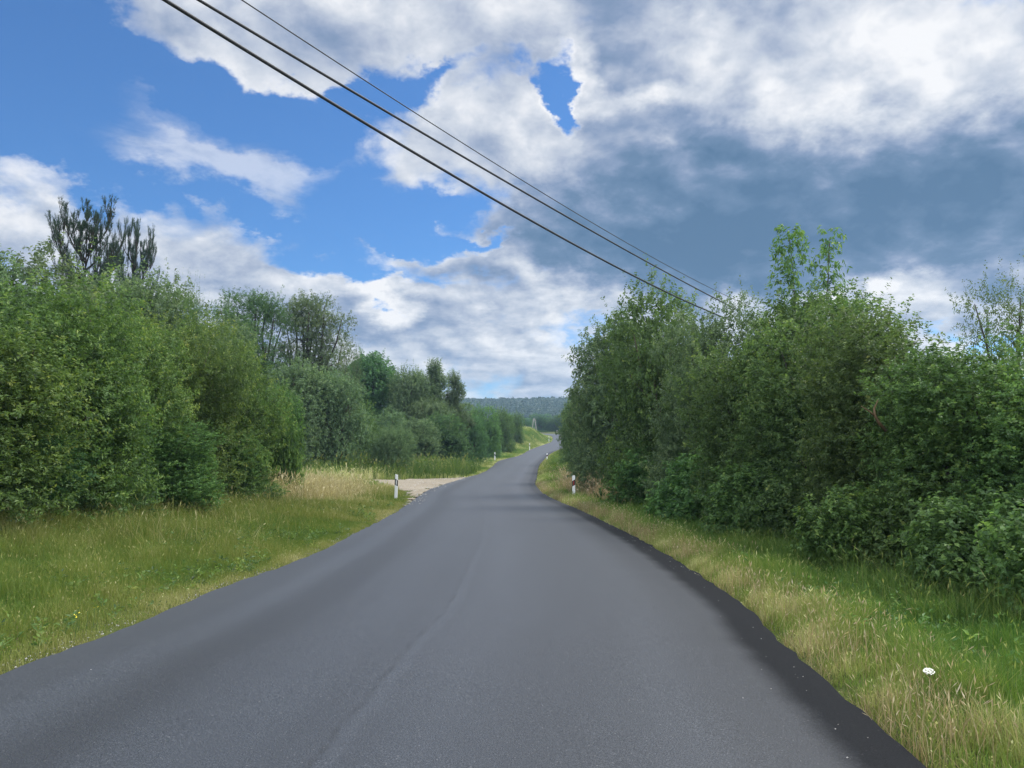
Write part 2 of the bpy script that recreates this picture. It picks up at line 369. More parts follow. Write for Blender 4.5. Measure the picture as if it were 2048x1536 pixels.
# asphalt road: slab with real edges
st_y = np.concatenate([np.arange(-40, 0, 2.0), np.arange(0, 40, .2), np.arange(40, 120, .6), np.arange(120, 224, 1.5)])
pairs = [((xl(y), y), (xr(y), y)) for y in st_y]
for a, bb in (((10, 225), (16.9, 227)), ((8.6, 229), (16.3, 231)), ((6.5, 232), (14.8, 237)), ((3.5, 234.6), (11.5, 243.5)), ((0, 236), (6, 248.3)), ((-8, 237.6), (-5, 252.2)), ((-16, 239), (-16, 254)), ((-58, 241), (-58, 256))): pairs.append((a, bb))
NA = 24
fr = np.linspace(0, 1, NA + 1)
rv, ruv = [], []
rng = np.random.default_rng(5)
vlen = 0.0; prev = None
for (a, bb) in pairs:
    a, bb = np.array(a, float), np.array(bb, float)
    mid = (a + bb) / 2
    if prev is not None: vlen += np.linalg.norm(mid - prev)
    prev = mid
    wd = np.linalg.norm(bb - a)
    jl = (vnoise(vlen, 0, .21, 11) - .5) * .05 + (vnoise(vlen, 0, .35, 1) - .5) * .05 + (vnoise(vlen, 0, 2.6, 4) - .5) * .05; jr = (vnoise(vlen, 0, .21, 12) - .5) * .045 + (vnoise(vlen, 0, .3, 2) - .5) * .035 + (vnoise(vlen, 0, 2.5, 6) - .5) * .03
    ux = (bb - a) / wd
    a2, b2 = a + ux * jl, bb + ux * jr
    row = []
    for k, t in enumerate(fr):
        p = a2 + (b2 - a2) * t
        z = float(road_z(p[1])) + .035 * (1 - (2 * t - 1) ** 2)
        rv.append((p[0], p[1], z)); ruv.append(((1 - t) * wd, vlen))
    for p, u in ((b2 + ux * .05, -.05), (a2 - ux * .05, wd + .05)):
        rv.append((p[0], p[1], float(road_z(p[1])) - .16)); ruv.append((u, vlen))
W_ = NA + 3
rf = []
for i in range(len(pairs) - 1):
    o0, o1 = i * W_, (i + 1) * W_
    for k in range(NA): rf.append((o0 + k, o0 + k + 1, o1 + k + 1, o1 + k))
    rf.append((o0 + NA, o0 + NA + 1, o1 + NA + 1, o1 + NA)); rf.append((o0 + NA + 2, o0, o1, o1 + NA + 2))
m_road, nt, out = mat("asphalt")
uvn = N(nt, 'ShaderNodeUVMap', uv_map='road'); sp = N(nt, 'ShaderNodeSeparateXYZ'); L(nt, uvn.outputs[0], sp.inputs[0])
U, V = sp.outputs[0], sp.outputs[1]
tc = N(nt, 'ShaderNodeTexCoord'); P0 = tc.outputs['Object']
mp = N(nt, 'ShaderNodeMapping'); L(nt, uvn.outputs[0], mp.inputs[0]); mp.inputs['Scale'].default_value = (1.0, .12, 1)
streak = noise(nt, mp.outputs[0], 2.2, 5, .6)
wob = nmath(nt, 'MULTIPLY_ADD', noise(nt, mp.outputs[0], .9, 3, .5), .5, -.25)
Uw = nmath(nt, 'ADD', U, wob)
grain = noise(nt, P0, 95, 3, .75); grain2 = noise(nt, P0, 32, 4, .7); patch = noise(nt, mp.outputs[0], .55, 5, .55)
vor = N(nt, 'ShaderNodeTexVoronoi'); L(nt, P0, vor.inputs['Vector']); vor.inputs['Scale'].default_value = 130
base = ramp_node(nt, grain, [(.28, (.006, .0075, .009)), (.5, (.0165, .020, .0255)), (.72, (.054, .060, .069))])
base = nmix(nt, nrange(nt, vor.outputs['Color'], .90, .99), base, (.11, .112, .115))
base = nmix(nt, nmath(nt, 'MULTIPLY', nrange(nt, grain2, .3, .42, 1, 0), .5), base, (.022, .023, .026))
gain = nmath(nt, 'MULTIPLY_ADD', patch, .22, .88)
gain = nmath(nt, 'MULTIPLY', gain, nmath(nt, 'MULTIPLY_ADD', streak, .30, .85))
# fresh dark strip at the verge edge, polished wheel tracks, darker oily lane middles, seam between the two lanes
dark = nrange(nt, nmath(nt, 'MULTIPLY_ADD', wob, .12, nmath(nt, 'MULTIPLY_ADD', grain2, .10, nmath(nt, 'ADD', U, -.05))), .26, .52, 1, 0)
dark = nmath(nt, 'MULTIPLY', dark, nrange(nt, V, 56, 74, 1.0, .35))
halo = nrange(nt, U, .35, 1.25, 1, 0)
dark = nmath(nt, 'MINIMUM', nmath(nt, 'MULTIPLY_ADD', halo, .30, nmath(nt, 'MULTIPLY', dark, .66)), 1.0)
gain = nmath(nt, 'MULTIPLY', gain, nmath(nt, 'MULTIPLY_ADD', dark, -.72, 1.0))
def band(c, w, amt, src=Uw):
    d = nmath(nt, 'ABSOLUTE', nmath(nt, 'SUBTRACT', src, c))
    return nmath(nt, 'MULTIPLY_ADD', nrange(nt, d, w * .2, w, 1, 0), amt, 1.0)
for c_, w_, a_ in ((1.15, .35, .12), (2.7, .35, .12), (1.9, .5, -.10), (5.2, .33, .22), (4.62, .42, -.34), (3.8, .45, .14)):
    gain = nmath(nt, 'MULTIPLY', gain, band(c_, w_, a_))
sw = nmath(nt, 'MULTIPLY_ADD', noise(nt, uvn.outputs[0], .8, 4, .6), .16, -.08)
Us = nmath(nt, 'ADD', U, sw)
seamn = noise(nt, P0, 5, 4, .6)
gain = nmath(nt, 'MULTIPLY', gain, nmath(nt, 'MULTIPLY_ADD', nmath(nt, 'MULTIPLY', nrange(nt, nmath(nt, 'ABSOLUTE', nmath(nt, 'SUBTRACT', Us, 3.14)), .006, .03, 1, 0), nrange(nt, seamn, .35, .65)), -.42, 1.0))
gain = nmath(nt, 'MULTIPLY', gain, nmath(nt, 'MULTIPLY_ADD', nrange(nt, nmath(nt, 'ABSOLUTE', nmath(nt, 'SUBTRACT', Us, 3.06)), .01, .08, 1, 0), .22, 1.0))
comb = N(nt, 'ShaderNodeCombineColor'); [L(nt, gain, comb.inputs[i]) for i in range(3)]
col = nmix(nt, 1.0, base, comb.outputs[0], 'MULTIPLY')
b = N(nt, 'ShaderNodeBsdfPrincipled'); L(nt, col, b.inputs['Base Color'])
L(nt, nmath(nt, 'MULTIPLY_ADD', dark, .25, nmath(nt, 'MULTIPLY_ADD', grain, .25, .40)), b.inputs['Roughness']); L(nt, nmath(nt, 'MULTIPLY_ADD', dark, -.44, .52), b.inputs['Specular IOR Level'])
bp = N(nt, 'ShaderNodeBump'); bp.inputs['Strength'].default_value = .55; bp.inputs['Distance'].default_value = .006; L(nt, grain, bp.inputs['Height']); L(nt, bp.outputs[0], b.inputs['Normal'])
L(nt, b.outputs[0], out.inputs[0])
me_r = poly_mesh("road", rv, rf, smooth=True, uv=ruv); me_r.set_sharp_from_angle(angle=R(30))
tag(link("road", me_r, m_road), kind='structure')

# gravel turn-off that leaves the road on the far side of the first marker post
gp = [(952, 952.5), (905, 955), (860, 956), (800, 957.5), (740, 960), (700, 962), (715, 966), (745, 969), (775, 974), (800, 981), (816, 990), (820, 1002), (815, 1011), (845, 992), (880, 976), (920, 962)]
gpw = [on_road(*p) for p in gp]
from mathutils.geometry import tessellate_polygon
cxy = np.array(gpw)
tx, ty = np.meshgrid(np.arange(-17, 1, .35), np.arange(22, 64, .35))
def inside(px, py, poly):
    r = np.zeros(px.shape, bool); n = len(poly)
    for i in range(n):
        x1, y1 = poly[i]; x2, y2 = poly[(i + 1) % n]
        if y1 == y2: continue
        r ^= ((y1 > py) != (y2 > py)) & (px < (x2 - x1) * (py - y1) / (y2 - y1) + x1)
    return r
def edge_dist(px, py, poly):
    d = np.full(px.shape, 1e9); n = len(poly)
    for i in range(n):
        a, c = np.array(poly[i]), np.array(poly[(i + 1) % n]); e = c - a
        t = np.clip(((px - a[0]) * e[0] + (py - a[1]) * e[1]) / max(e @ e, 1e-9), 0, 1)
        d = np.minimum(d, np.hypot(px - a[0] - t * e[0], py - a[1] - t * e[1]))
    return d
ins = inside(tx, ty, gpw)
sd_ = np.where(ins, 1, -1) * edge_dist(tx, ty, gpw)
keep = sd_ > -.1 + (vnoise(tx, ty, .9, 9) - .5) * 1.6
dl_t = xl(ty) - tx
keep &= dl_t > -.9
tz = np.where(dl_t > .25, ground_z(tx, ty) + .012, road_z(ty) - .028)
gv = np.stack([tx, ty, tz], -1).reshape(-1, 3); kf = keep.ravel(); n1 = tx.shape[1]
gf = [(i, i + 1, i + 1 + n1, i + n1) for i in range((tx.shape[0] - 1) * n1) if (i % n1) < n1 - 1 and kf[i] and kf[i + 1] and kf[i + n1] and kf[i + 1 + n1]]
used = sorted({i for f_ in gf for i in f_}); rem = {o: n for n, o in enumerate(used)}
m_grav, nt, out = mat("sandy_gravel")
tc = N(nt, 'ShaderNodeTexCoord'); P0 = tc.outputs['Object']
mpg = N(nt, 'ShaderNodeMapping'); L(nt, P0, mpg.inputs[0]); mpg.inputs['Rotation'].default_value = (0, 0, R(28)); mpg.inputs['Scale'].default_value = (.35, 1.3, 1)
g1 = noise(nt, mpg.outputs[0], 1.1, 8, .72); g2 = noise(nt, P0, 9, 7, .85)
c = ramp_node(nt, nmath(nt, 'MULTIPLY_ADD', g2, .55, nmath(nt, 'MULTIPLY', g1, .45)), [(.36, (.075, .070, .040)), (.46, (.17, .145, .105)), (.56, (.25, .22, .17)), (.70, (.40, .375, .32))])
b = N(nt, 'ShaderNodeBsdfPrincipled'); L(nt, c, b.inputs['Base Color']); b.inputs['Roughness'].default_value = .95; b.inputs['Specular IOR Level'].default_value = .15
L(nt, b.outputs[0], out.inputs[0])
tag(link("gravel_path", poly_mesh("gravel_path", gv[used], [tuple(rem[i] for i in f_) for f_ in gf], smooth=True), m_grav), kind='structure')

# ------------------------------------------------------------------ plants: leaves on sprays, sprays on lobes, limbs inside
def leaves_mesh(name, P, A, NN, Ln, Wd, tint, fold=.22):
    A = norm(A); S = norm(np.cross(A, NN)); M = np.cross(S, A)
    Ln, Wd = Ln[:, None], Wd[:, None]
    v = np.empty((len(P), 4, 3))
    v[:, 0] = P; v[:, 2] = P + A * Ln - M * Ln * .10
    mid = P + A * Ln * .45 + M * Wd * fold
    v[:, 1] = mid + S * Wd * .5; v[:, 3] = mid - S * Wd * .5
    n = len(P); b = np.arange(n)[:, None] * 4
    loops = np.concatenate([b, b + 1, b + 2, b, b + 2, b + 3], 1).ravel()
    return np_mesh(name, v.reshape(-1, 3), loops, np.arange(2 * n) * 3, np.full(2 * n, 3), tint=np.repeat(tint, 2))
def crown_sprays(rng, lobes, n, shell=.5, gap=.35, gk=1.6, inner=.25):
    """points spread through the lobes (most of them near the outside), their outward direction and how far out they lie"""
    lobes = np.asarray(lobes, float)
    w = (lobes[:, 3] * lobes[:, 4] + lobes[:, 4] * lobes[:, 5] + lobes[:, 3] * lobes[:, 5]); w /= w.sum()
    ph = rng.uniform(0, 6.28, 6)
    outP, outD, outR = [], [], []
    need = n
    while need > 0:
        k = int(need * 2.5) + 50
        i = rng.choice(len(lobes), k, p=w); d = norm(rng.normal(size=(k, 3)))
        r = np.where(rng.random(k) < inner, rng.uniform(.25, 1, k), 1 - rng.random(k) ** 1.4 * shell)
        # bumpy outline: the reach of a lobe changes with direction
        bump = 1 + .26 * np.sin(d[:, 0] * 4 + ph[0] + i) * np.sin(d[:, 2] * 5 + ph[1]) + .10 * np.sin(d[:, 1] * 9 + ph[2] + 2 * i)
        p = lobes[i, :3] + d * lobes[i, 3:6] * (r * bump)[:, None]
        ok = p[:, 2] > .04
        deep = np.zeros(k)
        for l in lobes:
            q = np.linalg.norm((p - l[:3]) / l[3:6], axis=1); deep = np.maximum(deep, 1 - q)
        ok &= (deep < .55) | (rng.random(k) < .25)
        g = np.sin(p[:, 0] * gk + ph[3]) * np.sin(p[:, 1] * gk * 1.1 + ph[4]) + np.sin(p[:, 2] * gk * 1.3 + ph[5] + p[:, 0] * gk * .6)
        g2 = np.sin(p[:, 0] * gk * 2.9 + ph[5]) * np.sin(p[:, 2] * gk * 2.7 + ph[3]) * np.sin(p[:, 1] * gk * 3.1 + ph[1])
        ok &= (g * .6 + g2 * 1.25) > (-1.6 + 2.1 * gap) + rng.normal(0, .25, k)
        p, d, r = p[ok][:need], d[ok][:need], r[ok][:need]
        outP.append(p); outD.append(d); outR.append(r); need -= len(p)
    return np.concatenate(outP), np.concatenate(outD), np.concatenate(outR)
def foliage(name, seed, lobes, n_sprays, per, leaf_l, leaf_w, spray_l, up=.5, droop=0.0, gap=.35, gk=1.6, shell=.5, inner=.25, young=.35, flat=.5, spread=.7, tips=0, tip_l=1.0):
    rng = np.random.default_rng(seed)
    P, D, Rr = crown_sprays(rng, lobes, n_sprays, shell, gap, gk, inner)
    if tips:                                                # long shoots that break the outline
        i = rng.choice(np.where((Rr > .8) & (D[:, 2] > -.1))[0], tips)
        extra = D[i] * .7 + np.array([0, 0, .75]) + rng.normal(0, .25, (tips, 3))
        P = np.concatenate([P, P[i]]); D2 = np.concatenate([D, extra]); Rr = np.concatenate([Rr, np.ones(tips)])
    else: D2 = D
    n = len(P)
    dirs = norm(D2 * .8 + np.array([0, 0, up]) + rng.normal(0, .45, (n, 3)) * np.where(np.arange(n) < n_sprays, 1, .3)[:, None])
    Lsp = spray_l * rng.uniform(.55, 1.3, n); Lsp[n_sprays:] = spray_l * tip_l * rng.uniform(.6, 1.5, max(0, n - n_sprays))
    cnt = np.full(n, per); cnt[n_sprays:] = int(per * tip_l * .9)
    idx = np.repeat(np.arange(n), cnt); m = len(idx)
    t = rng.uniform(.05, 1, m) ** .8
    d = dirs[idx]; side = norm(np.cross(d, rng.normal(size=(m, 3))))
    pos = P[idx] + d * (t * Lsp[idx])[:, None] + np.array([0, 0, -1.]) * (droop * (t * Lsp[idx]) ** 2)[:, None] + rng.normal(0, .02, (m, 3)) * spray_l
    ax = norm(d * (1 - spread) + side * spread + np.array([0, 0, -.35 * (droop > 0) - .12]))
    nn = norm(np.array([0, 0, 1.]) * flat + D2[idx] * .45 + rng.normal(0, .45, (m, 3)))
    sc_ = rng.uniform(.65, 1.2, m)
    sp_t = rng.normal(0, .12, n); big = .5 + .5 * np.sin(P[:, 0] * 1.1 + seed) * np.sin(P[:, 2] * 1.3 + P[:, 1] * .7 + seed * 2)
    tint = np.clip(.34 + sp_t[idx] + .16 * (big[idx] - .5) + rng.normal(0, .09, m) + young * (t - .5) * (Rr[idx] > .75) * rng.random(m), 0, 1)
    keep = pos[:, 2] > .02
    return leaves_mesh(name, pos[keep], ax[keep], nn[keep], leaf_l * sc_[keep], leaf_w * sc_[keep], tint[keep])
def shrub_lobes(rng, w, h, n=11, low=.28, lean=0.0, peak=1.0):
    out = [(0, 0, h * .36, w * .40, w * .38, h * .36)]
    for _ in range(n):
        a = rng.uniform(0, 6.283); zz = rng.uniform(low, .86) * h; rr = w * .5 * (1 - .55 * max(0, zz / h - .35) * peak) * rng.uniform(.45, .72)
        s = rng.uniform(.17, .27) * w
        out.append((math.cos(a) * rr + lean * zz, math.sin(a) * rr, zz, s, s, s * rng.uniform(.9, 1.35)))
    for _ in range(5):                                       # skirt down to the ground
        a = rng.uniform(0, 6.283); out.append((math.cos(a) * w * .32, math.sin(a) * w * .32, h * .13, w * .2, w * .2, h * .16))
    return out
def limbs(rng, lobes, base_r, stems=1, spread=.1, kink=.08, sub=3, fork=.35):
    paths = []
    lobes = [l for l in lobes if l[2] > .3]
    roots = [np.array([rng.normal(0, spread), rng.normal(0, spread), -.15]) for _ in range(stems)]
    for li, l in enumerate(lobes):
        r0 = roots[li % stems]; tgt = np.array(l[:3]) + np.array([0, 0, l[5] * .3])
        f = r0 + (np.array([tgt[0] * .25, tgt[1] * .25, tgt[2] * fork]) - r0)
        mids = [r0, r0 * .6 + f * .4 + rng.normal(0, kink * .4, 3), f]
        for t in (.35, .7, 1.0): mids.append(f + (tgt - f) * t + rng.normal(0, kink, 3) * (1.3 - t))
        rad = base_r * np.array([1.05, .8, .58, .42, .28, .12]) * rng.uniform(.75, 1.1) / math.sqrt(max(1, stems) ** .6)
        paths.append((mids, rad))
        for _ in range(sub):
            i = rng.integers(3, 5); p = np.array(mids[i]); d = norm(rng.normal(size=3) + np.array([0, 0, .5])) * max(l[3:6]) * rng.uniform(.6, 1.0)
            paths.append(([p, p + d * .5 + rng.normal(0, kink * .5, 3), p + d], [rad[i] * .6, rad[i] * .4, rad[i] * .12]))
    return paths

M_LIME = leaf_mat("fresh_green_leaf", [(0, (0.036, 0.075, 0.022)), (.35, (0.082, 0.167, 0.044)), (.65, (0.160, 0.261, 0.062)), (1, (0.294, 0.341, 0.083))], trans=.40)
M_MID = leaf_mat("mid_green_leaf", [(0, (0.038, 0.085, 0.027)), (.4, (0.090, 0.183, 0.055)), (.7, (0.152, 0.263, 0.070)), (1, (0.276, 0.345, 0.087))], trans=.44)
M_DARK = leaf_mat("dark_green_leaf", [(0, (0.033, 0.073, 0.028)), (.4, (0.070, 0.151, 0.057)), (.7, (0.117, 0.218, 0.073)), (1, (0.237, 0.320, 0.092))], trans=.44)
M_OLIVE = leaf_mat("olive_leaf", [(0, (0.039, 0.077, 0.028)), (.4, (0.092, 0.171, 0.055)), (.7, (0.150, 0.239, 0.072)), (1, (0.266, 0.314, 0.099))], trans=.44)
M_GREY = leaf_mat("grey_green_leaf", [(0, (0.052, 0.094, 0.044)), (.4, (0.115, 0.188, 0.087)), (.7, (0.184, 0.261, 0.118)), (1, (0.280, 0.342, 0.142))], trans=.44, spec=.35)
M_NEEDLE = leaf_mat("pine_needle", [(0, (0.014, 0.035, 0.020)), (.5, (0.032, 0.070, 0.041)), (1, (0.065, 0.116, 0.061))], trans=.12)
M_BARK = simple_mat("grey_brown_bark", (.085, .068, .052), .9, .1, .4, 9)
M_PALEBARK = simple_mat("pale_orange_bark", (.11, .075, .042), .9, .1, .3, 9)
M_DARKBARK = simple_mat("dark_bark", (.045, .040, .034), .9, .1, .4, 9)

PROTO = {}
def proto(key, seed, lobes, W, H, leafkw, leafm, barkm, base_r, stems=1, sub=3, kink=.08, fork=.35, extra=None):
    rng = np.random.default_rng(seed)
    fol = foliage(key + "_leaves", seed, lobes, **leafkw); fol.materials.append(leafm)
    paths = limbs(rng, lobes, base_r, stems, .12 * W ** .5, kink, sub, fork)
    if extra: paths += extra
    v, f = tubes(paths, 6); tr = poly_mesh(key + "_wood", v, f, smooth=True); tr.materials.append(barkm)
    co = np.empty(len(fol.vertices) * 3, np.float32); fol.vertices.foreach_get('co', co); co = co.reshape(-1, 3)
    h = float(np.percentile(co[:, 2], 99.7)); w = float(2 * np.percentile(np.hypot(co[:, 0], co[:, 1]), 97))
    PROTO[key] = (fol, tr, h, w)
for k, s in (('lime_a', 11), ('lime_b', 12), ('lime_c', 13)):
    rng = np.random.default_rng(s); lb = shrub_lobes(rng, 4.2, 5.0, 13)
    proto(k, s, lb, 4.2, 5.0, dict(n_sprays=6000, per=15, leaf_l=.085, leaf_w=.038, spray_l=.42, up=.35, gap=.34, young=.7, tips=170, tip_l=1.5, flat=.6), M_LIME, M_BARK, .10, stems=3)
for k, s, m in (('thorn_a', 21, M_DARK), ('thorn_b', 22, M_MID), ('thorn_c', 23, M_OLIVE), ('thorn_d', 24, M_GREY)):
    rng = np.random.default_rng(s); lb = shrub_lobes(rng, 3.6, 5.0, 14)
    proto(k, s, lb, 3.6, 5.0, dict(n_sprays=7000, per=14, leaf_l=.070, leaf_w=.043, spray_l=.34, up=.3, gap=.36, gk=2.0, young=.45, tips=260, tip_l=1.7), m, M_DARKBARK, .09, stems=4)
for k, s, m in (('hazel_a', 31, M_MID), ('hazel_b', 32, M_LIME)):
    rng = np.random.default_rng(s); lb = shrub_lobes(rng, 2.0, 1.7, 8, low=.2)
    proto(k, s, lb, 2.0, 1.7, dict(n_sprays=1300, per=11, leaf_l=.10, leaf_w=.062, spray_l=.30, up=.6, gap=.28, gk=2.6, young=.5, tips=60, tip_l=1.6, flat=.9), m, M_BARK, .03, stems=5, kink=.04)
for k, s, m in (('tree_a', 41, M_GREY), ('tree_b', 42, M_DARK), ('tree_c', 43, M_MID)):                 # full crowned tree, ground to top
    rng = np.random.default_rng(s); lb = shrub_lobes(rng, 6.0, 9.0, 16, low=.2)
    proto(k, s, lb, 6.0, 9.0, dict(n_sprays=5200, per=13, leaf_l=.15, leaf_w=.085, spray_l=.6, up=.4, gap=.36, gk=1.2, young=.4, tips=150, tip_l=1.5), m, M_BARK, .22, stems=2)
rng = np.random.default_rng(51)                                                                          # airy tree with its limbs showing
lb = [(math.cos(a) * r_, math.sin(a) * r_, z_, s_, s_, s_ * 1.15) for a, r_, z_, s_ in [(rng.uniform(0, 6.28), rng.uniform(.3, 3.0), rng.uniform(5.5, 13.0), rng.uniform(.8, 1.5)) for _ in range(26)]] + [(0, 0, 12.8, 1.4, 1.4, 1.3), (.9, .3, 13.2, 1.2, 1.2, 1.1)]
proto('airy', 51, lb, 7, 14, dict(n_sprays=4200, per=12, leaf_l=.15, leaf_w=.065, spray_l=.6, up=.3, gap=.55, gk=1.8, young=.2, tips=120, tip_l=1.4, inner=.5), M_GREY, M_DARKBARK, .30, stems=1, sub=4, kink=.22, fork=.42)
rng = np.random.default_rng(52)                                                                          # round oak on a bare trunk
lb = [(math.cos(a) * r_, math.sin(a) * r_, z_, s_, s_, s_ * .9) for a, r_, z_, s_ in [(rng.uniform(0, 6.28), rng.uniform(.5, 2.6), rng.uniform(4.2, 9.2), rng.uniform(1.3, 1.9)) for _ in range(20)]]
proto('oak', 52, lb, 8, 11, dict(n_sprays=5200, per=12, leaf_l=.20, leaf_w=.13, spray_l=.6, up=.3, gap=.40, gk=1.3, young=.3, flat=.8), M_DARK, M_DARKBARK, .32, stems=1, sub=2, kink=.18, fork=.35)
for k, s in (('poplar_a', 53), ('poplar_b', 54)):
    rng = np.random.default_rng(s)
    lb = [(rng.normal(0, .35), rng.normal(0, .35), z_, .95 * (1 - .72 * (z_ / 11.5) ** 1.7) + .15, .95 * (1 - .72 * (z_ / 11.5) ** 1.7) + .15, 1.1) for z_ in np.linspace(1.2, 10.6, 13)]
    proto(k, s, lb, 3, 11.5, dict(n_sprays=4200, per=12, leaf_l=.16, leaf_w=.085, spray_l=.8, up=1.8, gap=.26, gk=1.7, young=.2, tips=60, tip_l=1.3), M_GREY, M_BARK, .2, stems=1, sub=1, fork=.6)
rng = np.random.default_rng(55)
proto('willow', 55, shrub_lobes(rng, 4.6, 3.6, 12, low=.3, peak=.6), 4.6, 3.6, dict(n_sprays=3600, per=13, leaf_l=.17, leaf_w=.036, spray_l=.8, up=.9, droop=.25, gap=.30, gk=1.6, young=.2, tips=120, tip_l=1.2, spread=.45), M_GREY, M_BARK, .08, stems=6)
rng = np.random.default_rng(56)                                                                          # open thorn tree
lb = [(math.cos(a) * r_, math.sin(a) * r_, z_, s_, s_, s_ * .7) for a, r_, z_, s_ in [(rng.uniform(0, 6.28), rng.uniform(.3, 2.2), rng.uniform(1.8, 4.9), rng.uniform(.4, .8)) for _ in range(26)]]
proto('open_thorn', 56, lb, 5, 5.5, dict(n_sprays=2300, per=11, leaf_l=.060, leaf_w=.034, spray_l=.5, up=.25, gap=.62, gk=2.2, young=.2, tips=150, tip_l=1.8, inner=.5), M_OLIVE, M_DARKBARK, .11, stems=1, sub=5, kink=.16)

def ash_sapling():
    """thin upright stems with loose tiers of hanging feathered leaves"""
    rng = np.random.default_rng(61); paths = []; lb = []
    for (bx, by, hgt, ln, r0) in ((-.30, 0, 6.05, -.02, .30), (.30, .1, 6.1, .05, .30), (.0, .3, 4.7, .02, .34), (.55, -.1, 4.5, .06, .36), (-.5, .1, 4.3, -.06, .36)):
        zs = np.linspace(-.1, hgt, 9); pts = [np.array([bx + ln * z + rng.normal(0, .03), by + rng.normal(0, .03), z]) for z in zs]
        paths.append((pts, np.linspace(.035, .006, 9)))
        for t in np.linspace(.52, .985, 10):
            a = rng.uniform(0, 6.28); off = rng.uniform(.05, .34) * (1.1 - .35 * t) if t < .97 else .05; r = r0 * rng.uniform(.7, 1.15)
            c0 = np.array([np.interp(t * hgt, zs, [q[i] for q in pts]) for i in range(3)]); c1 = c0 + np.array([math.cos(a) * off, math.sin(a) * off, .10])
            lb.append((*c1, r, r, r * .55)); paths.append(([c0 - np.array([0, 0, .12]), c1], [.010, .004]))
    fol = foliage("ash_leaves", 61, lb, 1250, 12, .115, .040, .38, up=.25, droop=1.0, gap=.30, gk=3.5, shell=.8, inner=.5, young=.5, spread=.75); fol.materials.append(M_LIME)
    v, f = tubes(paths, 6); tr = poly_mesh("ash_wood", v, f, smooth=True); tr.materials.append(M_BARK)
    PROTO['ash'] = (fol, tr, 6.3, 1.5)
ash_sapling()
def pine():
    """open pine: bare trunk, upswept limbs, brushes of needles at their ends"""
    rng = np.random.default_rng(62); paths = []; tuft = []
    trunk = [np.array([.15 * math.sin(z * .5), .1 * math.cos(z * .4), z]) for z in np.linspace(-.2, 10.2, 9)]
    paths.append((trunk, np.linspace(.24, .04, 9)))
    def shoot(p, d, l, r, lvl):
        d = norm(d); pts = [p]; q = p.copy(); dd = d.copy()
        for s in range(4):
            dd = norm(dd + np.array([0, 0, .13]) + rng.normal(0, .06, 3)); q = q + dd * l / 4; pts.append(q.copy())
        paths.append((pts, np.linspace(r, r * .3, 5)))
        if lvl == 0:
            tuft.append((pts[1], pts[4])); return
        for s in range(6 if lvl == 2 else 6):
            i = rng.integers(1, 5); a = norm(rng.normal(size=3))
            shoot(pts[i], dd * .7 + a * .8 + np.array([0, 0, .62]), l * rng.uniform(.35, .55), r * .5, lvl - 1)
        shoot(pts[4], dd + np.array([0, 0, .4]), l * .45, r * .4, lvl - 1)
    for z in np.linspace(5.6, 10.2, 30):
        a = rng.uniform(0, 6.28); up_ = .05 + .35 * (z - 4) / 6
        p = np.array([np.interp(z, np.linspace(-.2, 10.2, 9), [t[i] for t in trunk]) for i in range(3)])
        shoot(p, np.array([math.cos(a), math.sin(a), up_]), rng.uniform(1.7, 2.5) * (1.1 - .25 * (z - 4) / 6), .06, 2)
    shoot(trunk[-1], np.array([0, 0, 1.]), 1.4, .04, 2)
    P_, A_, N_, L_, W_n, T_ = [], [], [], [], [], []
    for p0, p1 in tuft:
        n = 30; t = rng.uniform(0, 1.05, n)[:, None]; d = norm(p1 - p0)
        a = norm(d * .9 + norm(rng.normal(size=(n, 3))) * .75)
        P_.append(p0 + (p1 - p0) * t); A_.append(a); N_.append(rng.normal(size=(n, 3))); L_.append(rng.uniform(.10, .19, n)); W_n.append(np.full(n, .017)); T_.append(np.clip(rng.normal(.45, .18, n), 0, 1))
    fol = leaves_mesh("pine_needles", *(np.concatenate(x) for x in (P_, A_, N_, L_, W_n, T_))); fol.materials.append(M_NEEDLE)
    v, f = tubes(paths, 5); tr = poly_mesh("pine_wood", v, f, smooth=True); tr.materials.append(M_DARKBARK)
    PROTO['pine'] = (fol, tr, 12.0, 4.6)
pine()

def plant(kind, key, px, Y, top, wpx, rz, label, cat, group=None, mat_=None, sink=0.0):
    """a plant standing on the ground at distance Y; the photograph gives its direction, its top and its width"""
    fol, tr, h0, w0 = PROTO[key]
    x = ray(px, 768)[0] * Y; z = float(ground_z(x, Y)) - sink
    h = CAM_H + ray(px, top)[1] * Y - z; w = wpx / FPX * Y
    o = empty(kind, (x, Y, z), R(rz)); tag(o, label, cat, group)
    sx, sz = w / w0, h / h0
    crown_name = 'foliage' if cat in ('bush', 'shrub') else 'crown'
    wood_name = 'stem' if cat in ('bush', 'shrub') else 'trunk'
    a = link(crown_name, fol, None, o); b_ = link(wood_name, tr, None, o)
    for q in (a, b_): q.scale = (sx, sx, sz)
    if mat_ is not None:
        a.material_slots[0].link = 'OBJECT'; a.material_slots[0].material = mat_
    return o

HL, HB = "bushes in the hedge left of the road", "trees behind the hedge left of the road"
HR, HF = "bushes in the hedge right of the road", "low bushes at the foot of the hedge right of the road"
GT, GF = "trees beyond the gravel turn-off", "trees along the far bend"
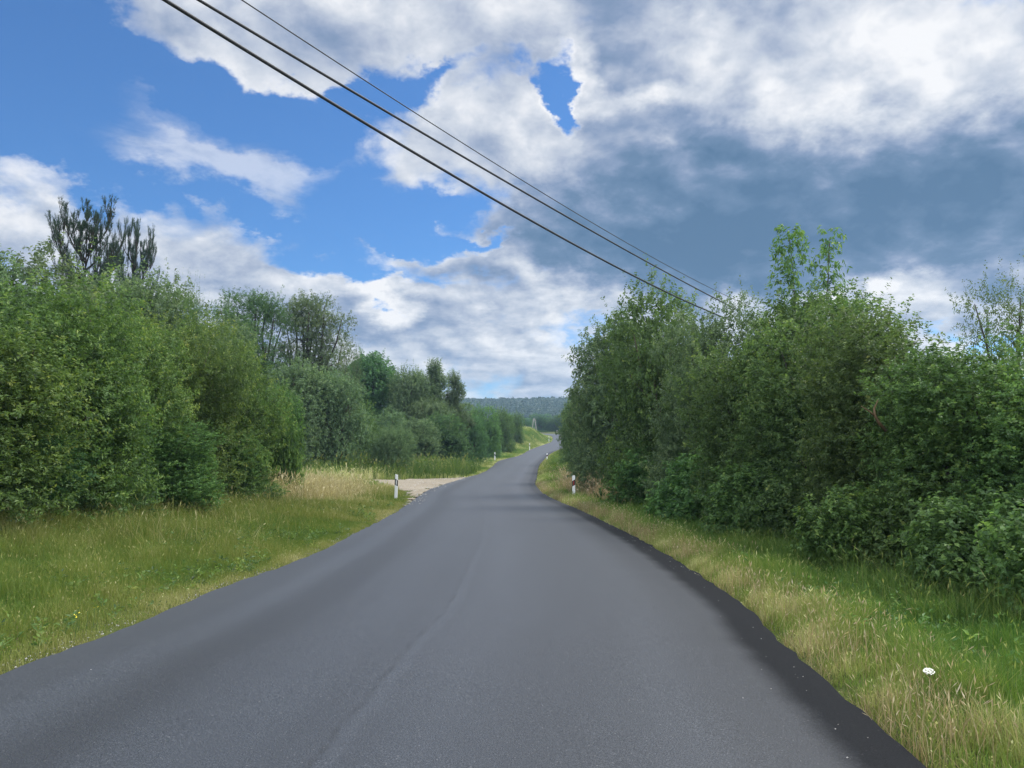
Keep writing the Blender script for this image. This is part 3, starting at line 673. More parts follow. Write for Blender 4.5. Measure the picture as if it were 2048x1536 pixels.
# --- hedge under the pines
plant('bush', 'lime_b', -150, 12.5, 575, 560, 40, "lime green bush at the near end of the hedge under the pines", 'bush', HL)
plant('bush', 'lime_a', 75, 15, 560, 430, 10, "tallest yellow-green bush of the hedge, straight below the pines", 'bush', HL)
plant('bush', 'lime_c', 225, 18.5, 625, 330, 200, "yellow-green bush with a golden flank, second in the hedge below the pines", 'bush', HL)
plant('bush', 'lime_b', 345, 21.5, 640, 300, 120, "green bush in the middle of the hedge below the pines, with bluish top shoots", 'bush', HL)
plant('bush', 'lime_a', 450, 25, 680, 260, 250, "rounded bright green bush, second from the open end of the hedge below the pines", 'bush', HL)
plant('bush', 'lime_c', 535, 28.5, 770, 150, 70, "narrow bright bush closing the hedge beside the tall golden grass", 'bush', HL)
plant('bush', 'hazel_b', 575, 27.5, 840, 70, 30, "small lit bush leaning out from the hedge end over the golden grass", 'bush', HL)
plant('bush', 'thorn_a', 20, 13.6, 800, 280, 0, "dark low bush at the foot of the hedge, beneath the tallest yellow-green bush", 'bush', HL)
plant('bush', 'thorn_b', 330, 18.6, 850, 230, 100, "dark green low bush at the hedge foot where brown grass begins", 'bush', HL)
plant('bush', 'thorn_a', 180, 16.2, 820, 250, 220, "dark green low bush at the hedge foot below the bush with a golden flank", 'bush', HL)
plant('bush', 'thorn_b', 470, 24.2, 850, 190, 310, "dark leafy low bush at the hedge foot just before the golden grass", 'bush', HL)
# --- taller trees behind it
plant('broadleaf_tree', 'tree_a', -40, 25, 520, 330, 10, "grey-green tree behind the hedge at the picture edge, beside the pines", 'tree', HB)
plant('broadleaf_tree', 'tree_c', 110, 27, 520, 300, 90, "green tree whose top hides the foot of the pines", 'tree', HB, M_GREY)
plant('broadleaf_tree', 'tree_a', 250, 30, 545, 260, 200, "bluish green tree behind the hedge, under the smaller pine", 'tree', HB)
plant('broadleaf_tree', 'tree_c', 345, 33, 565, 220, 300, "tree behind the hedge with a sparse twig standing up from its top", 'tree', HB, M_GREY)
plant('broadleaf_tree', 'tree_a', 430, 38, 640, 190, 140, "green tree behind the hedge, in front of the tall dark open trees", 'tree', HB)
plant('pine_tree', 'pine', 165, 36, 425, 140, 20, "taller dark pine with upswept brushes standing above the hedge", 'tree', "pines above the hedge")
plant('pine_tree', 'pine', 258, 39, 462, 80, 160, "smaller dark pine beside the taller one above the hedge", 'tree', "pines above the hedge")
plant('sapling', 'open_thorn', 375, 30, 560, 90, 15, "sparse leggy sapling poking out of the hedge top against the cloud", 'tree')
# --- beyond the gravel turn-off
plant('open_tree', 'airy', 505, 62, 582, 175, 10, "tall dark tree with dense head behind the hedge end, beside the open one", 'tree', GT, M_DARK)
plant('open_tree', 'airy', 615, 66, 592, 165, 130, "tall open tree with its dark forking limbs showing against the sky", 'tree', GT)
plant('thin_tree', 'open_thorn', 690, 70, 670, 70, 60, "thin leaning tree, nearly bare, between the tall open tree and the round oak", 'tree', GT, M_GREY)
plant('willow', 'tree_a', 590, 58, 725, 165, 80, "grey-green willow under the tall dark trees at the hedge end", 'tree', GT)
plant('willow', 'tree_a', 668, 60, 742, 135, 250, "grey-green willow between the hedge end and the round oak", 'tree', GT)
plant('oak_tree', 'oak', 750, 85, 710, 150, 40, "round dark oak with bright sky gaps near its trunk", 'tree', GT)
plant('leafy_tree', 'tree_c', 712, 72, 790, 100, 10, "mid green bushy tree in front of the round oak", 'tree', GT)
plant('leafy_tree', 'tree_c', 768, 76, 822, 100, 170, "pale green low tree below the round oak, behind the round willow bush", 'tree', GT, M_GREY)
plant('willow_bush', 'willow', 787, 60, 853, 92, 0, "round pale willow bush standing in tall weeds behind the marker post", 'bush')
plant('poplar', 'tree_a', 818, 82, 738, 100, 30, "broad grey-green poplar beside the round oak, leaning against the slender one", 'tree', GT)
plant('poplar', 'poplar_a', 868, 84, 722, 62, 0, "slender poplar with the highest pointed top, beside a shorter one", 'tree', GT)
plant('poplar', 'poplar_b', 910, 86, 746, 58, 60, "shorter pointed poplar next to the far hill", 'tree', GT)
plant('poplar', 'poplar_b', 838, 86, 748, 60, 200, "middle poplar squeezed between the broad one and the highest pointed one", 'tree', GT)
plant('poplar', 'tree_a', 862, 80, 800, 110, 210, "grey-green tree filling the foot of the two pointed poplars", 'tree', GT)
plant('dark_bush', 'tree_b', 845, 73, 838, 95, 20, "dark bush between the round willow bush and the dark thicket", 'bush', GT, M_GREY)
plant('dark_bush', 'tree_b', 895, 76, 828, 108, 20, "big dark bush over the roadside grass below the pointed poplars", 'bush', GT)
plant('dark_bush', 'tree_b', 940, 88, 832, 76, 130, "dark bush behind the first distant marker post", 'bush', GF)
plant('leafy_tree', 'tree_b', 972, 106, 812, 70, 30, "mid green round tree just under the skyline hill, next after the dark bushes", 'tree', GF, M_MID)
plant('leafy_tree', 'tree_c', 1002, 126, 818, 62, 100, "green tree behind the second distant marker post", 'tree', GF)
plant('leafy_tree', 'tree_c', 1028, 152, 826, 44, 190, "last green tree before the grassy knoll at the bend", 'tree', GF)
plant('leafy_tree', 'tree_b', 930, 130, 806, 90, 10, "dim green tree behind the pointed poplars, touching the hill line", 'tree', GF, M_MID)
plant('leafy_tree', 'tree_b', 650, 105, 730, 130, 300, "dim tree seen through the gap beside the thin leaning tree", 'tree', GF)
for i, (px, Y, top, w, lab) in enumerate(((1052, 275, 836, 46, "dark far tree just behind the twin-legged pole"), (1082, 285, 828, 54, "dark far tree beyond the crest, middle of the dark row"), (1112, 280, 831, 50, "dark far tree above the last marker post on the crest"), (1142, 275, 826, 60, "dark far tree half hidden by the hedge the cables run into"), (1012, 290, 826, 60, "dark far tree peeping over the green trees along the bend"))):
    plant('far_tree', 'tree_b', px, Y, top, w, 70 * i, lab, 'tree', "dark trees beyond the crest of the road")
for i, (px, Y, top, w, lab) in enumerate(((1084, 258, 861, 26, "pale low bush on the crest under the dark far trees, beside the pole"), (1101, 260, 862, 24, "pale low bush on the crest next to the last marker post"))):
    plant('crest_bush', 'hazel_a', px, Y, top, w, 90 * i, lab, 'bush', "low bushes on the crest")

# --- hedge the cables run into
plant('bush', 'thorn_d', 1148, 84, 806, 62, 0, "pale green bush at the far end of the hedge, by the distant marker post", 'bush', HR, M_MID)
plant('bush', 'tree_c', 1170, 66, 785, 95, 120, "light green bush second from the far end of the hedge by the bend", 'bush', HR)
plant('bush', 'tree_b', 1203, 48, 720, 150, 200, "grey-green bush with a stepped outline against the bright cloud", 'bush', HR, M_GREY)
plant('bush', 'tree_a', 1240, 36, 640, 215, 40, "tall grey-green bush beside the top-lit tree with spiky tips", 'bush', HR)
plant('bush', 'tree_c', 1328, 27.5, 560, 250, 300, "tallest bush with spiky top shoots just below the cables", 'bush', HR, M_MID)
plant('bush', 'thorn_b', 1410, 23, 605, 240, 80, "bush the cables vanish into", 'bush', HR, M_GREY)
plant('bush', 'thorn_c', 1520, 18.5, 605, 320, 10, "olive bush with pinkish sprigs next to the feathery ash stems", 'bush', HR)
plant('bush', 'thorn_b', 1655, 15.5, 590, 370, 150, "broad olive-green bush the feathery ash stems rise out of", 'bush', HR, M_OLIVE)
plant('bush', 'thorn_c', 1800, 13.2, 625, 400, 220, "olive bush with thin twigs sticking up under the bright cloud gap", 'bush', HR)
plant('bush', 'thorn_a', 1960, 11, 690, 440, 60, "dark flat-topped bush in front of the open thorn tree", 'bush', HR, M_MID)
plant('bush', 'thorn_b', 2190, 9.6, 690, 480, 190, "dark green bush at the near end of the hedge, cut by the picture edge", 'bush', HR)
plant('ash_tree', 'ash', 1622, 18.5, 455, 115, 0, "feathery young ash with two tall stems rising above the hedge", 'tree')
plant('thorn_tree', 'open_thorn', 2030, 20, 540, 300, 40, "open reddish thorn tree rising behind the flat-topped bush", 'tree')
plant('bush', 'hazel_a', 1290, 26.5, 900, 150, 10, "dark low bush at the hedge foot behind the red-banded marker post", 'bush', HF)
plant('bush', 'hazel_a', 1385, 20.5, 900, 190, 100, "low leafy bush at the hedge foot below the spot where the cables vanish", 'bush', HF)
plant('bush', 'hazel_a', 1510, 16, 920, 200, 200, "leafy hazel with broad leaves, next to a gap of bare brown stems", 'bush', HF)
plant('bush', 'hazel_b', 1680, 11.2, 975, 185, 40, "bright yellow-green low bush at the hedge foot", 'bush', HF)
plant('bush', 'hazel_a', 1800, 10.8, 960, 230, 70, "dark green low bush beside the bright yellow-green one", 'bush', HF)
plant('bush', 'hazel_a', 1935, 9.0, 985, 260, 160, "dark leafy low bush above the white flower", 'bush', HF)
plant('bush', 'hazel_a', 2110, 7.7, 1010, 300, 300, "low bush at the hedge foot cut by the picture edge, above the greenest grass", 'bush', HF)
# a pale crooked branch that shows between the leaves
brp = [at(1772, 862, 10.9), at(1758, 846, 10.85), at(1750, 832, 10.8), at(1748, 818, 10.85), at(1756, 800, 10.9)]
br2 = [brp[2], at(1738, 822, 10.8), at(1722, 812, 10.85)]
v, f = tubes([(brp, [.024, .022, .019, .014, .007]), (br2, [.013, .009, .005])], 7)
tag(link("dead_branch", poly_mesh("dead_branch", v, f, smooth=True), M_PALEBARK), "pale orange crooked branch showing between dark hedge leaves", 'branch')

# ------------------------------------------------------------------ forested hill on the skyline
M_FAR = leaf_mat("distant_oak_leaf", [(0, (.016, .036, .020)), (.5, (.028, .058, .030)), (1, (.050, .085, .040))], trans=.2)
rng = np.random.default_rng(77)
nT = 24000
fx = rng.uniform(-170, 210, nT); fy = rng.uniform(480, 880, nT); fz = ground_z(fx, fy)
sz = rng.uniform(1.1, 2.1, nT) * (1 + .5 * rng.random(nT) ** 8)
K = 26
d = norm(rng.normal(size=(nT, K, 3))); d[..., 2] = np.abs(d[..., 2]) * 1.1 - .15
c = np.stack([fx, fy, fz + sz * .9], 1)[:, None, :] + d * (sz[:, None, None] * np.array([1, 1, 1.25])) * rng.uniform(.8, 1.05, (nT, K, 1))
a1 = norm(rng.normal(size=(nT, K, 3))); a1 = norm(a1 - d * np.sum(a1 * d, -1, keepdims=True) * .7)
tt = np.clip(.35 + rng.normal(0, .16, (nT, 1)) + rng.normal(0, .07, (nT, K)), 0, 1)
me = leaves_mesh("hill_forest", c.reshape(-1, 3), a1.reshape(-1, 3), d.reshape(-1, 3), np.repeat(sz * .8, K), np.repeat(sz * .75, K), tt.ravel(), fold=.1)
tag(link("hill_forest", me, M_FAR), "dark wooded hill closing the view at the end of the road", kind='stuff')

# ------------------------------------------------------------------ grass
def blades(name, x, y, h, w, lean, tint, seed, heads=0.0, zoff=-.01):
    rng = np.random.default_rng(seed); n = len(x)
    z = ground_z(x, y) + zoff
    a = rng.uniform(0, 6.283, n); la = rng.uniform(0, 6.283, n)
    side = np.stack([np.cos(a), np.sin(a), np.zeros(n)], 1); ld = np.stack([np.cos(la), np.sin(la), np.zeros(n)], 1)
    base = np.stack([x, y, z], 1); up = np.array([0, 0, 1.])
    h_, w_, l_ = h[:, None], w[:, None], lean[:, None]
    v = np.empty((n, 7, 3))
    for k, (t, ws) in enumerate(((0, 1.0), (.45, .85), (.8, .5))):
        c = base + up * h_ * t * (1 - .25 * l_ * t) + ld * h_ * l_ * t * t
        v[:, 2 * k] = c - side * w_ * .5 * ws; v[:, 2 * k + 1] = c + side * w_ * .5 * ws
    v[:, 6] = base + up * h_ * (1 - .3 * l_) + ld * h_ * l_
    b = np.arange(n)[:, None] * 7
    loops = np.concatenate([b, b + 1, b + 3, b + 2, b + 2, b + 3, b + 5, b + 4, b + 4, b + 5, b + 6], 1).ravel()
    tot = np.tile([4, 4, 3], n); st = np.concatenate(([0], np.cumsum(tot)[:-1]))
    V = v.reshape(-1, 3); T = np.repeat(tint, 3)
    if heads > 0:                                            # seed heads on some of the blades
        i = np.where(rng.random(n) < heads)[0]; m = len(i)
        tip = v[i, 6]; dr = norm(v[i, 6] - v[i, 4]); hl = (h[i] * rng.uniform(.12, .22, m))[:, None]; hw = (w[i] * rng.uniform(.9, 1.5, m))[:, None]
        hv = np.empty((m, 4, 3)); hv[:, 0] = tip - dr * hl * .2; hv[:, 1] = tip + dr * hl * .4 + side[i] * hw; hv[:, 2] = tip + dr * hl; hv[:, 3] = tip + dr * hl * .4 - side[i] * hw
        hb = len(V) + np.arange(m)[:, None] * 4
        loops = np.concatenate([loops, (hb + np.arange(4)[None]).ravel()]); st = np.concatenate([st, len(V) * 0 + np.sum(tot) + np.arange(m) * 4]); tot = np.concatenate([tot, np.full(m, 4)])
        V = np.concatenate([V, hv.reshape(-1, 3)]); T = np.concatenate([T, np.clip(tint[i] + .25, 0, 1)])
    return np_mesh(name, V, loops, st, tot, tint=T)
M_GRASS = leaf_mat("grass_blade", [(0, (0.044, 0.105, 0.020)), (.25, (0.092, 0.164, 0.029)), (.5, (0.162, 0.209, 0.048)), (.72, (0.266, 0.276, 0.105)), (1, (0.462, 0.450, 0.231))], trans=.35, rough=.6, spec=.15)
M_STRAW = leaf_mat("dry_grass_blade", [(0, (0.132, 0.135, 0.054)), (.4, (0.273, 0.225, 0.118)), (.7, (0.395, 0.330, 0.195)), (1, (0.508, 0.450, 0.307))], trans=.35, rough=.7, spec=.1)
M_WEED = leaf_mat("tall_weed_blade", [(0, (.028, .070, .018)), (.4, (.060, .125, .028)), (.7, (.110, .180, .040)), (1, (.25, .26, .10))], trans=.4, rough=.6, spec=.15)

def scatter(rng, x0, x1, y0, y1, n, dens):
    x = rng.uniform(x0, x1, n); y = y0 + (y1 - y0) * rng.random(n)
    k = rng.random(n) < dens(x, y); return x[k], y[k]
path_sd = lambda x, y: np.where(inside(x, y, gpw), 1, -1) * edge_dist(x, y, gpw)
def grass_zone(name, label, side, y0, y1, reach, per_m2, hscale, wscale, seed):
    rng = np.random.default_rng(seed); width = reach
    n = int(per_m2 * width * (y1 - y0)); y = rng.uniform(y0, y1, n); o = rng.uniform(0, 1, n) ** 1.12 * width
    x = xl(y) - o if side < 0 else xr(y) + o
    o = o - .035 + .05 * np.minimum(1, o * 8)
    pn = vnoise(x, y, 1.1, seed + 1); pn2 = vnoise(x, y, .35, seed + 2); pn3 = vnoise(x, y, 3.2, seed + 3)
    if side < 0:
        near = path_sd(x, y)
        k = near < .35 - .8 * pn2
        x, y, o, pn, pn2, pn3 = (q[k] for q in (x, y, o, pn, pn2, pn3))
        edge = 1 - sstep(o, .0, .75)
        t = .24 + .36 * (pn - .5) + .22 * (pn2 - .5) + .30 * edge + .34 * (pn3 - .45) + .22 * sstep(o, 3.6, 6.5) * (.4 + pn3) + .34 * sstep(y, 14, 26) * pn3
        h = (.06 + .15 * sstep(o, .1, 2.2) + .20 * sstep(o, 3.2, 6.2)) * (.25 + .9 * pn2 + .7 * pn)
    else:
        edge = 1 - sstep(o + (pn - .5) * 1.1, .25, 1.35)
        t = .19 + .3 * (pn - .5) + .25 * (pn2 - .5) + .42 * edge * (.5 + .8 * pn2) - .06 * sstep(o, 1.6, 2.6)
        h = (.07 + .17 * sstep(o, .05, .8) + .10 * sstep(o, 1.5, 3)) * (.25 + .9 * pn2 + .6 * pn)
    n = len(x); t = np.clip(t + rng.normal(0, .11, n), 0, 1)
    h = h * hscale * rng.uniform(.55, 1.25, n)
    w = wscale * rng.uniform(.6, 1.3, n); lean = np.abs(rng.normal(.35, .3, n)).clip(0, 1.1)
    me = blades(name, x, y, h, w, lean, t, seed + 9, heads=.05)
    tag(link(name, me, M_GRASS), label, kind='stuff')
grass_zone("verge_grass", "dry and green grass on the near verge at the dark asphalt edge", 1, 2.5, 16, 4.6, 3600, 1.0, .0050, 101)
grass_zone("verge_grass", "grass on the verge around the red-banded marker post", 1, 16, 60, 5.0, 620, 1.15, .011, 102)
grass_zone("verge_grass", "grass on the verge at the far bend below the hedge", 1, 60, 150, 7.0, 60, 1.4, .04, 103)
grass_zone("verge_grass", "olive green grass on the wide near verge below the lime hedge", -1, 4.0, 20, 10.0, 2100, 1.0, .0058, 104)
grass_zone("verge_grass", "brownish grass on the verge up to the gravel turn-off", -1, 20, 42, 9.0, 620, 1.15, .012, 105)
grass_zone("verge_grass", "green grass on the verge and knoll along the far bend", -1, 42, 235, 14, 60, 1.5, .05, 106)

# straw coloured stalks standing over the near verge
rng = np.random.default_rng(120)
n = 15000; y = 3 + 45 * rng.random(n) ** 1.7; o = np.abs(rng.normal(.42, .40, n)) + .03; x = xr(y) + o
k = (vnoise(x, y, .8, 31) + .35 * rng.random(n)) > .55; x, y = x[k], y[k]; n = len(x)
me = blades("dry_stalks", x, y, rng.uniform(.10, .34, n), rng.uniform(.0018, .0034, n) * (1 + y / 14), np.abs(rng.normal(.3, .25, n)), np.clip(rng.normal(.5, .2, n), 0, 1), 121, heads=.35)
tag(link("dry_stalks", me, M_STRAW), "bleached straw stalks standing along the dark asphalt edge", kind='stuff')
# tall golden grass: at the end of the hedge and behind the red-banded post
def tall_patch(name, label, spots, n, h0, h1, seed, m, wk=1.0, t0=.55, heads=.45):
    rng = np.random.default_rng(seed); xs, ys = [], []
    for (px, py, Y, rx, ry, share) in spots:
        c = ray(px, 768)[0] * Y; k = int(n * share)
        xs.append(c + rng.normal(0, rx * .5, k)); ys.append(Y + rng.normal(0, ry * .5, k))
    x, y = np.concatenate(xs), np.concatenate(ys)
    k = (xl(y) - x > .5) | (x - xr(y) > .8); k &= path_sd(x, y) < -.3
    x, y = x[k], y[k]; m_ = len(x)
    hh = rng.uniform(h0, h1, m_) * (.6 + .7 * vnoise(x, y, .9, seed))
    me = blades(name, x, y, hh, rng.uniform(.008, .014, m_) * wk, np.abs(rng.normal(.45, .3, m_)).clip(0, 1.2), np.clip(rng.normal(t0, .2, m_), 0, 1), seed, heads=heads)
    tag(link(name, me, m), label, kind='stuff')
tall_patch("golden_grass", "tall golden dry grass at the open end of the hedge", [(605, 0, 31, 2.0, 4.5, .55), (645, 0, 37, 2.2, 5, .27), (572, 0, 27, 1.2, 2.4, .18)], 13000, .5, 1.0, 131, M_STRAW, 1.1, .5)
tall_patch("golden_grass", "tall golden dry grass behind the red-banded marker post", [(1180, 0, 39, 1.6, 6, .6), (1160, 0, 52, 1.6, 8, .25), (1225, 0, 31, 1.1, 4, .15)], 7000, .45, .95, 132, M_STRAW, 1.2, .5)
tall_patch("tall_weeds", "band of tall green weeds beyond the gravel turn-off", [(640, 0, 60, 9, 8, .35), (760, 0, 62, 9, 6, .35), (860, 0, 64, 7, 7, .3)], 24000, .6, 1.5, 133, M_WEED, 3.2, .5, .25)
tall_patch("tall_weeds", "tangled tall weeds and brown grass at the foot of the lime hedge", [(90, 0, 13.5, 4, 1.6, .3), (300, 0, 17.5, 3.0, 1.8, .3), (480, 0, 23, 3.0, 2.4, .4)], 15000, .25, .65, 134, M_GRASS, .6, .48, .12)
tall_patch("tall_weeds", "long weeds and bramble shoots at the foot of the hedge the cables run into", [(1480, 0, 16.2, 1.6, 2.5, .3), (1700, 0, 11.4, 1.2, 1.5, .35), (1950, 0, 8.3, 1.2, 1.2, .35)], 16000, .2, .6, 135, M_WEED, .38, .5, .1)

# broad leaved weeds in the verges
def low_weeds(name, label, side, n, y0, y1, w0, w1, seed):
    rng = np.random.default_rng(seed); y = y0 + (y1 - y0) * rng.random(n) ** 1.5; o = rng.uniform(w0, w1, n); x = xl(y) - o if side < 0 else xr(y) + o
    k = (vnoise(x, y, 1.3, seed) > .5) & (path_sd(x, y) < -.4); x, y = x[k], y[k]; n = len(x); q = 11
    z = ground_z(x, y); hgt = rng.uniform(.05, .22, n) * (1 + .6 * (rng.random(n) > .9))
    i = np.repeat(np.arange(n), q); a = rng.uniform(0, 6.283, n * q); e = rng.uniform(.1, 1.0, n * q)
    ax = np.stack([np.cos(a), np.sin(a), e], 1); r = rng.uniform(0, .05, n * q)
    p = np.stack([x[i] + np.cos(a) * r, y[i] + np.sin(a) * r, z[i] + hgt[i] * rng.random(n * q)], 1)
    ll = rng.uniform(.025, .06, n * q) * (1 + y[i] / 30)
    me = leaves_mesh(name, p, ax, np.array([0, 0, 1.]) + rng.normal(0, .4, (n * q, 3)), ll, ll * .45, np.clip(rng.normal(.38, .18, n)[i] + rng.normal(0, .08, n * q), 0, 1))
    tag(link(name, me, M_LIME), label, kind='stuff')
low_weeds("low_weeds", "broad leaved weeds among the grass of the wide verge", -1, 2600, 4.5, 30, .25, 6.5, 151)
low_weeds("low_weeds", "broad leaved weeds in the verge at the foot of the hedge the cables run into", 1, 2200, 3, 28, .7, 3.6, 152)

# loose chippings along the asphalt edges
def chippings(name, label, side, n, y0, y1, seed, col):
    rng = np.random.default_rng(seed); y = y0 + (y1 - y0) * rng.random(n) ** 1.6; o = np.abs(rng.normal(.04, .10, n)) + .02
    x = xl(y) - o if side < 0 else xr(y) + o
    k = vnoise(x * 0, y, 1.2, seed) > .35; x, y = x[k], y[k]; n = len(x)
    r = rng.uniform(.003, .010, n); z = ground_z(x, y) + r * .4
    oct_ = np.array([(1, 0, 0), (-1, 0, 0), (0, 1, 0), (0, -1, 0), (0, 0, 1), (0, 0, -1.)]); fc = np.array([(0, 2, 4), (2, 1, 4), (1, 3, 4), (3, 0, 4), (2, 0, 5), (1, 2, 5), (3, 1, 5), (0, 3, 5)])
    v = np.stack([x, y, z], 1)[:, None, :] + oct_[None] * r[:, None, None] * rng.uniform(.6, 1.4, (n, 6, 1))
    lp = (np.arange(n)[:, None, None] * 6 + fc[None]).ravel()
    tag(link(name, np_mesh(name, v.reshape(-1, 3), lp, np.arange(8 * n) * 3, np.full(8 * n, 3)), col), label, kind='stuff')
M_CHIP = simple_mat("grey_chippings", (.34, .33, .31), .9, .2, .45, 30)
chippings("gravel_chippings", "pale chippings along the road edge of the wide verge", -1, 5200, 4, 34, 141, M_CHIP)
chippings("gravel_chippings", "chippings in the straw at the dark asphalt edge", 1, 2200, 3, 26, 142, simple_mat("brown_chippings", (.20, .175, .15), .9, .2, .45, 30))

rng = np.random.default_rng(160); n = 150
y = rng.uniform(3.6, 24, n); x = np.where(rng.random(n) < .6, xr(y) - np.abs(rng.normal(.12, .25, n)) - .02, xl(y) + rng.uniform(.02, 1.4, n)); r = rng.uniform(.002, .006, n); z = road_z(y) + .02 * (1 - np.abs(2 * (xr(y) - x) / (xr(y) - xl(y)) - 1) ** 2) + .006
oct_ = np.array([(1, 0, 0), (-1, 0, 0), (0, 1, 0), (0, -1, 0), (0, 0, .8), (0, 0, -.8)]); fc = np.array([(0, 2, 4), (2, 1, 4), (1, 3, 4), (3, 0, 4), (2, 0, 5), (1, 2, 5), (3, 1, 5), (0, 3, 5)])
v = np.stack([x, y, z], 1)[:, None, :] + oct_[None] * r[:, None, None] * rng.uniform(.6, 1.4, (n, 6, 1))
tag(link("gravel_chippings", np_mesh("road_grit", v.reshape(-1, 3), (np.arange(n)[:, None, None] * 6 + fc[None]).ravel(), np.arange(8 * n) * 3, np.full(8 * n, 3)), M_CHIP), "loose pale grit lying on the asphalt", kind='stuff')

rng = np.random.default_rng(170); n = 5000
x = rng.uniform(-13, -1.5, n); y = rng.uniform(26, 62, n); q_ = path_sd(x, y); k = (q_ > -.5) & (vnoise(x, y, .9, 171) > .35) & (xl(y) - x > -.5); x, y = x[k], y[k]; n = len(x); r = rng.uniform(.008, .035, n) * (.5 + rng.random(n) ** 3)
z = np.where(xl(y) - x > .2, ground_z(x, y), road_z(y)) + .014
v = np.stack([x, y, z], 1)[:, None, :] + oct_[None] * r[:, None, None] * rng.uniform(.6, 1.4, (n, 6, 1))
tag(link("gravel_chippings", np_mesh("path_stones", v.reshape(-1, 3), (np.arange(n)[:, None, None] * 6 + fc[None]).ravel(), np.arange(8 * n) * 3, np.full(8 * n, 3)), M_CHIP), "loose stones strewn over the gravel turn-off", kind='stuff')

# ------------------------------------------------------------------ marker posts
M_POST = simple_mat("white_plastic", (.74, .75, .74), .45, .35, .05, 5)
M_BAND = simple_mat("black_band", (.018, .018, .020), .5, .35, .1, 5)
M_REDR = simple_mat("red_reflector", (.22, .025, .02), .25, .5, .1, 40)
M_WHTR = simple_mat("white_reflector", (.78, .79, .78), .2, .5, .05, 40)
M_FOOT = simple_mat("grimy_plastic", (.42, .42, .38), .7, .2, .3, 25)
def post_section(hw, dep):
    """rounded triangular section of a roadside marker post, flat face towards the driver (-y)"""
    pts = [(-hw, .012), (-hw * .96, -dep * .18), (-hw * .7, -dep * .3), (hw * .7, -dep * .3), (hw * .96, -dep * .18), (hw, .012)]
    pts += [(hw * .75, dep * .35), (hw * .25, dep * .66), (-hw * .25, dep * .66), (-hw * .75, dep * .35)]
    return pts
def post_body(slant, zlo=-.25, zhi=1.0, grow=0.0, band=None):
    hw, dep = .064 + grow, .11 + grow; sec = post_section(hw, dep); k = len(sec); V, F = [], []
    if band is None: levels = [(zlo, 0, 1.06), (.0, 0, 1.04), (.5, 0, 1.0), (zhi - .07, .0, .98), (zhi - .012, slant * .30, .94), (zhi, slant * .30, .80)]
    else: levels = [(band[0], slant, 1.0), (band[1], slant, 1.0)]
    for z, sl, s in levels:
        for (x, y) in sec: V.append((x * s, y * s, z + sl * x))
    for i in range(len(levels) - 1):
        for j in range(k):
            j2 = (j + 1) % k; F.append((i * k + j, i * k + j2, (i + 1) * k + j2, (i + 1) * k + j))
    F.append(tuple((len(levels) - 1) * k + j for j in range(k))); F.append(tuple(reversed(range(k))))
    return V, F
def plate(hw, z0, z1, slant, y, th=.006):
    V = [(x, y - d, z + slant * x) for d in (0, th) for (x, z) in ((-hw, z0), (hw, z0), (hw, z1), (-hw, z1))]
    return V, [(4, 5, 6, 7), (0, 4, 7, 3), (1, 2, 6, 5), (0, 1, 5, 4), (3, 7, 6, 2), (0, 3, 2, 1)]
POSTM = {}
for nm, sl in (('left', -.55), ('right', .55)):
    POSTM[nm] = (poly_mesh("post_body", *post_body(sl)), poly_mesh("post_band", *post_body(sl, grow=.0022, band=(.56, .80))),
                 poly_mesh("post_reflector", *plate(.019 if nm == 'left' else .030, .595, .765, sl if nm == 'right' else -.15, -.0352, .005)))
    POSTM[nm][0].materials.append(M_POST); POSTM[nm][1].materials.append(M_BAND); POSTM[nm][2].materials.append(M_WHTR if nm == 'left' else M_REDR)
def marker_post(px, Y, nm, label, rz=0.0, tilt=0.0, top=None):
    x = ray(px, 768)[0] * Y; z = float(ground_z(x, Y))
    o = empty("marker_post", (x, Y, z), R(rz)); o.rotation_euler = (0, R(tilt), R(rz))
    tag(o, label, 'marker post', "white marker posts along the road")
    if top is not None: o.scale = [1.0, 1.0, (CAM_H + ray(px, top)[1] * Y - z)]
    for part, me_ in zip(('body', 'black_band', 'reflector'), POSTM[nm]): link(part, me_, None, o)
    return o
marker_post(794.5, 33, 'left', "nearer white marker post with white reflector beside the gravel turn-off", 4, 1.2, 949)
marker_post(1146, 33.5, 'right', "white marker post with red reflector in a black band, before the golden grass", -4, 0, 951)
for px, foot, top, nm, lab, rz in ((990, 921, 905, 'left', "white marker post beyond the turn-off, below the big dark bushes", 6), (1059, 900, 887, 'left', "white marker post at the foot of the grassy knoll", 10),
                                   (1097.5, 883.5, 873, 'left', "white marker post on the inside edge of the far bend", 10), (1093.5, 921, 907, 'right', "white marker post on the hedge side, where the road narrows round the bend", -6),
                                   (1113.5, 868.8, 861, 'right', "smallest white marker post, on the crest at the far bend", -6)):
    marker_post(px, (float(on_road(px, foot)[1]) if foot > 872 else 242.0), nm, lab, rz, 0, top - .5)

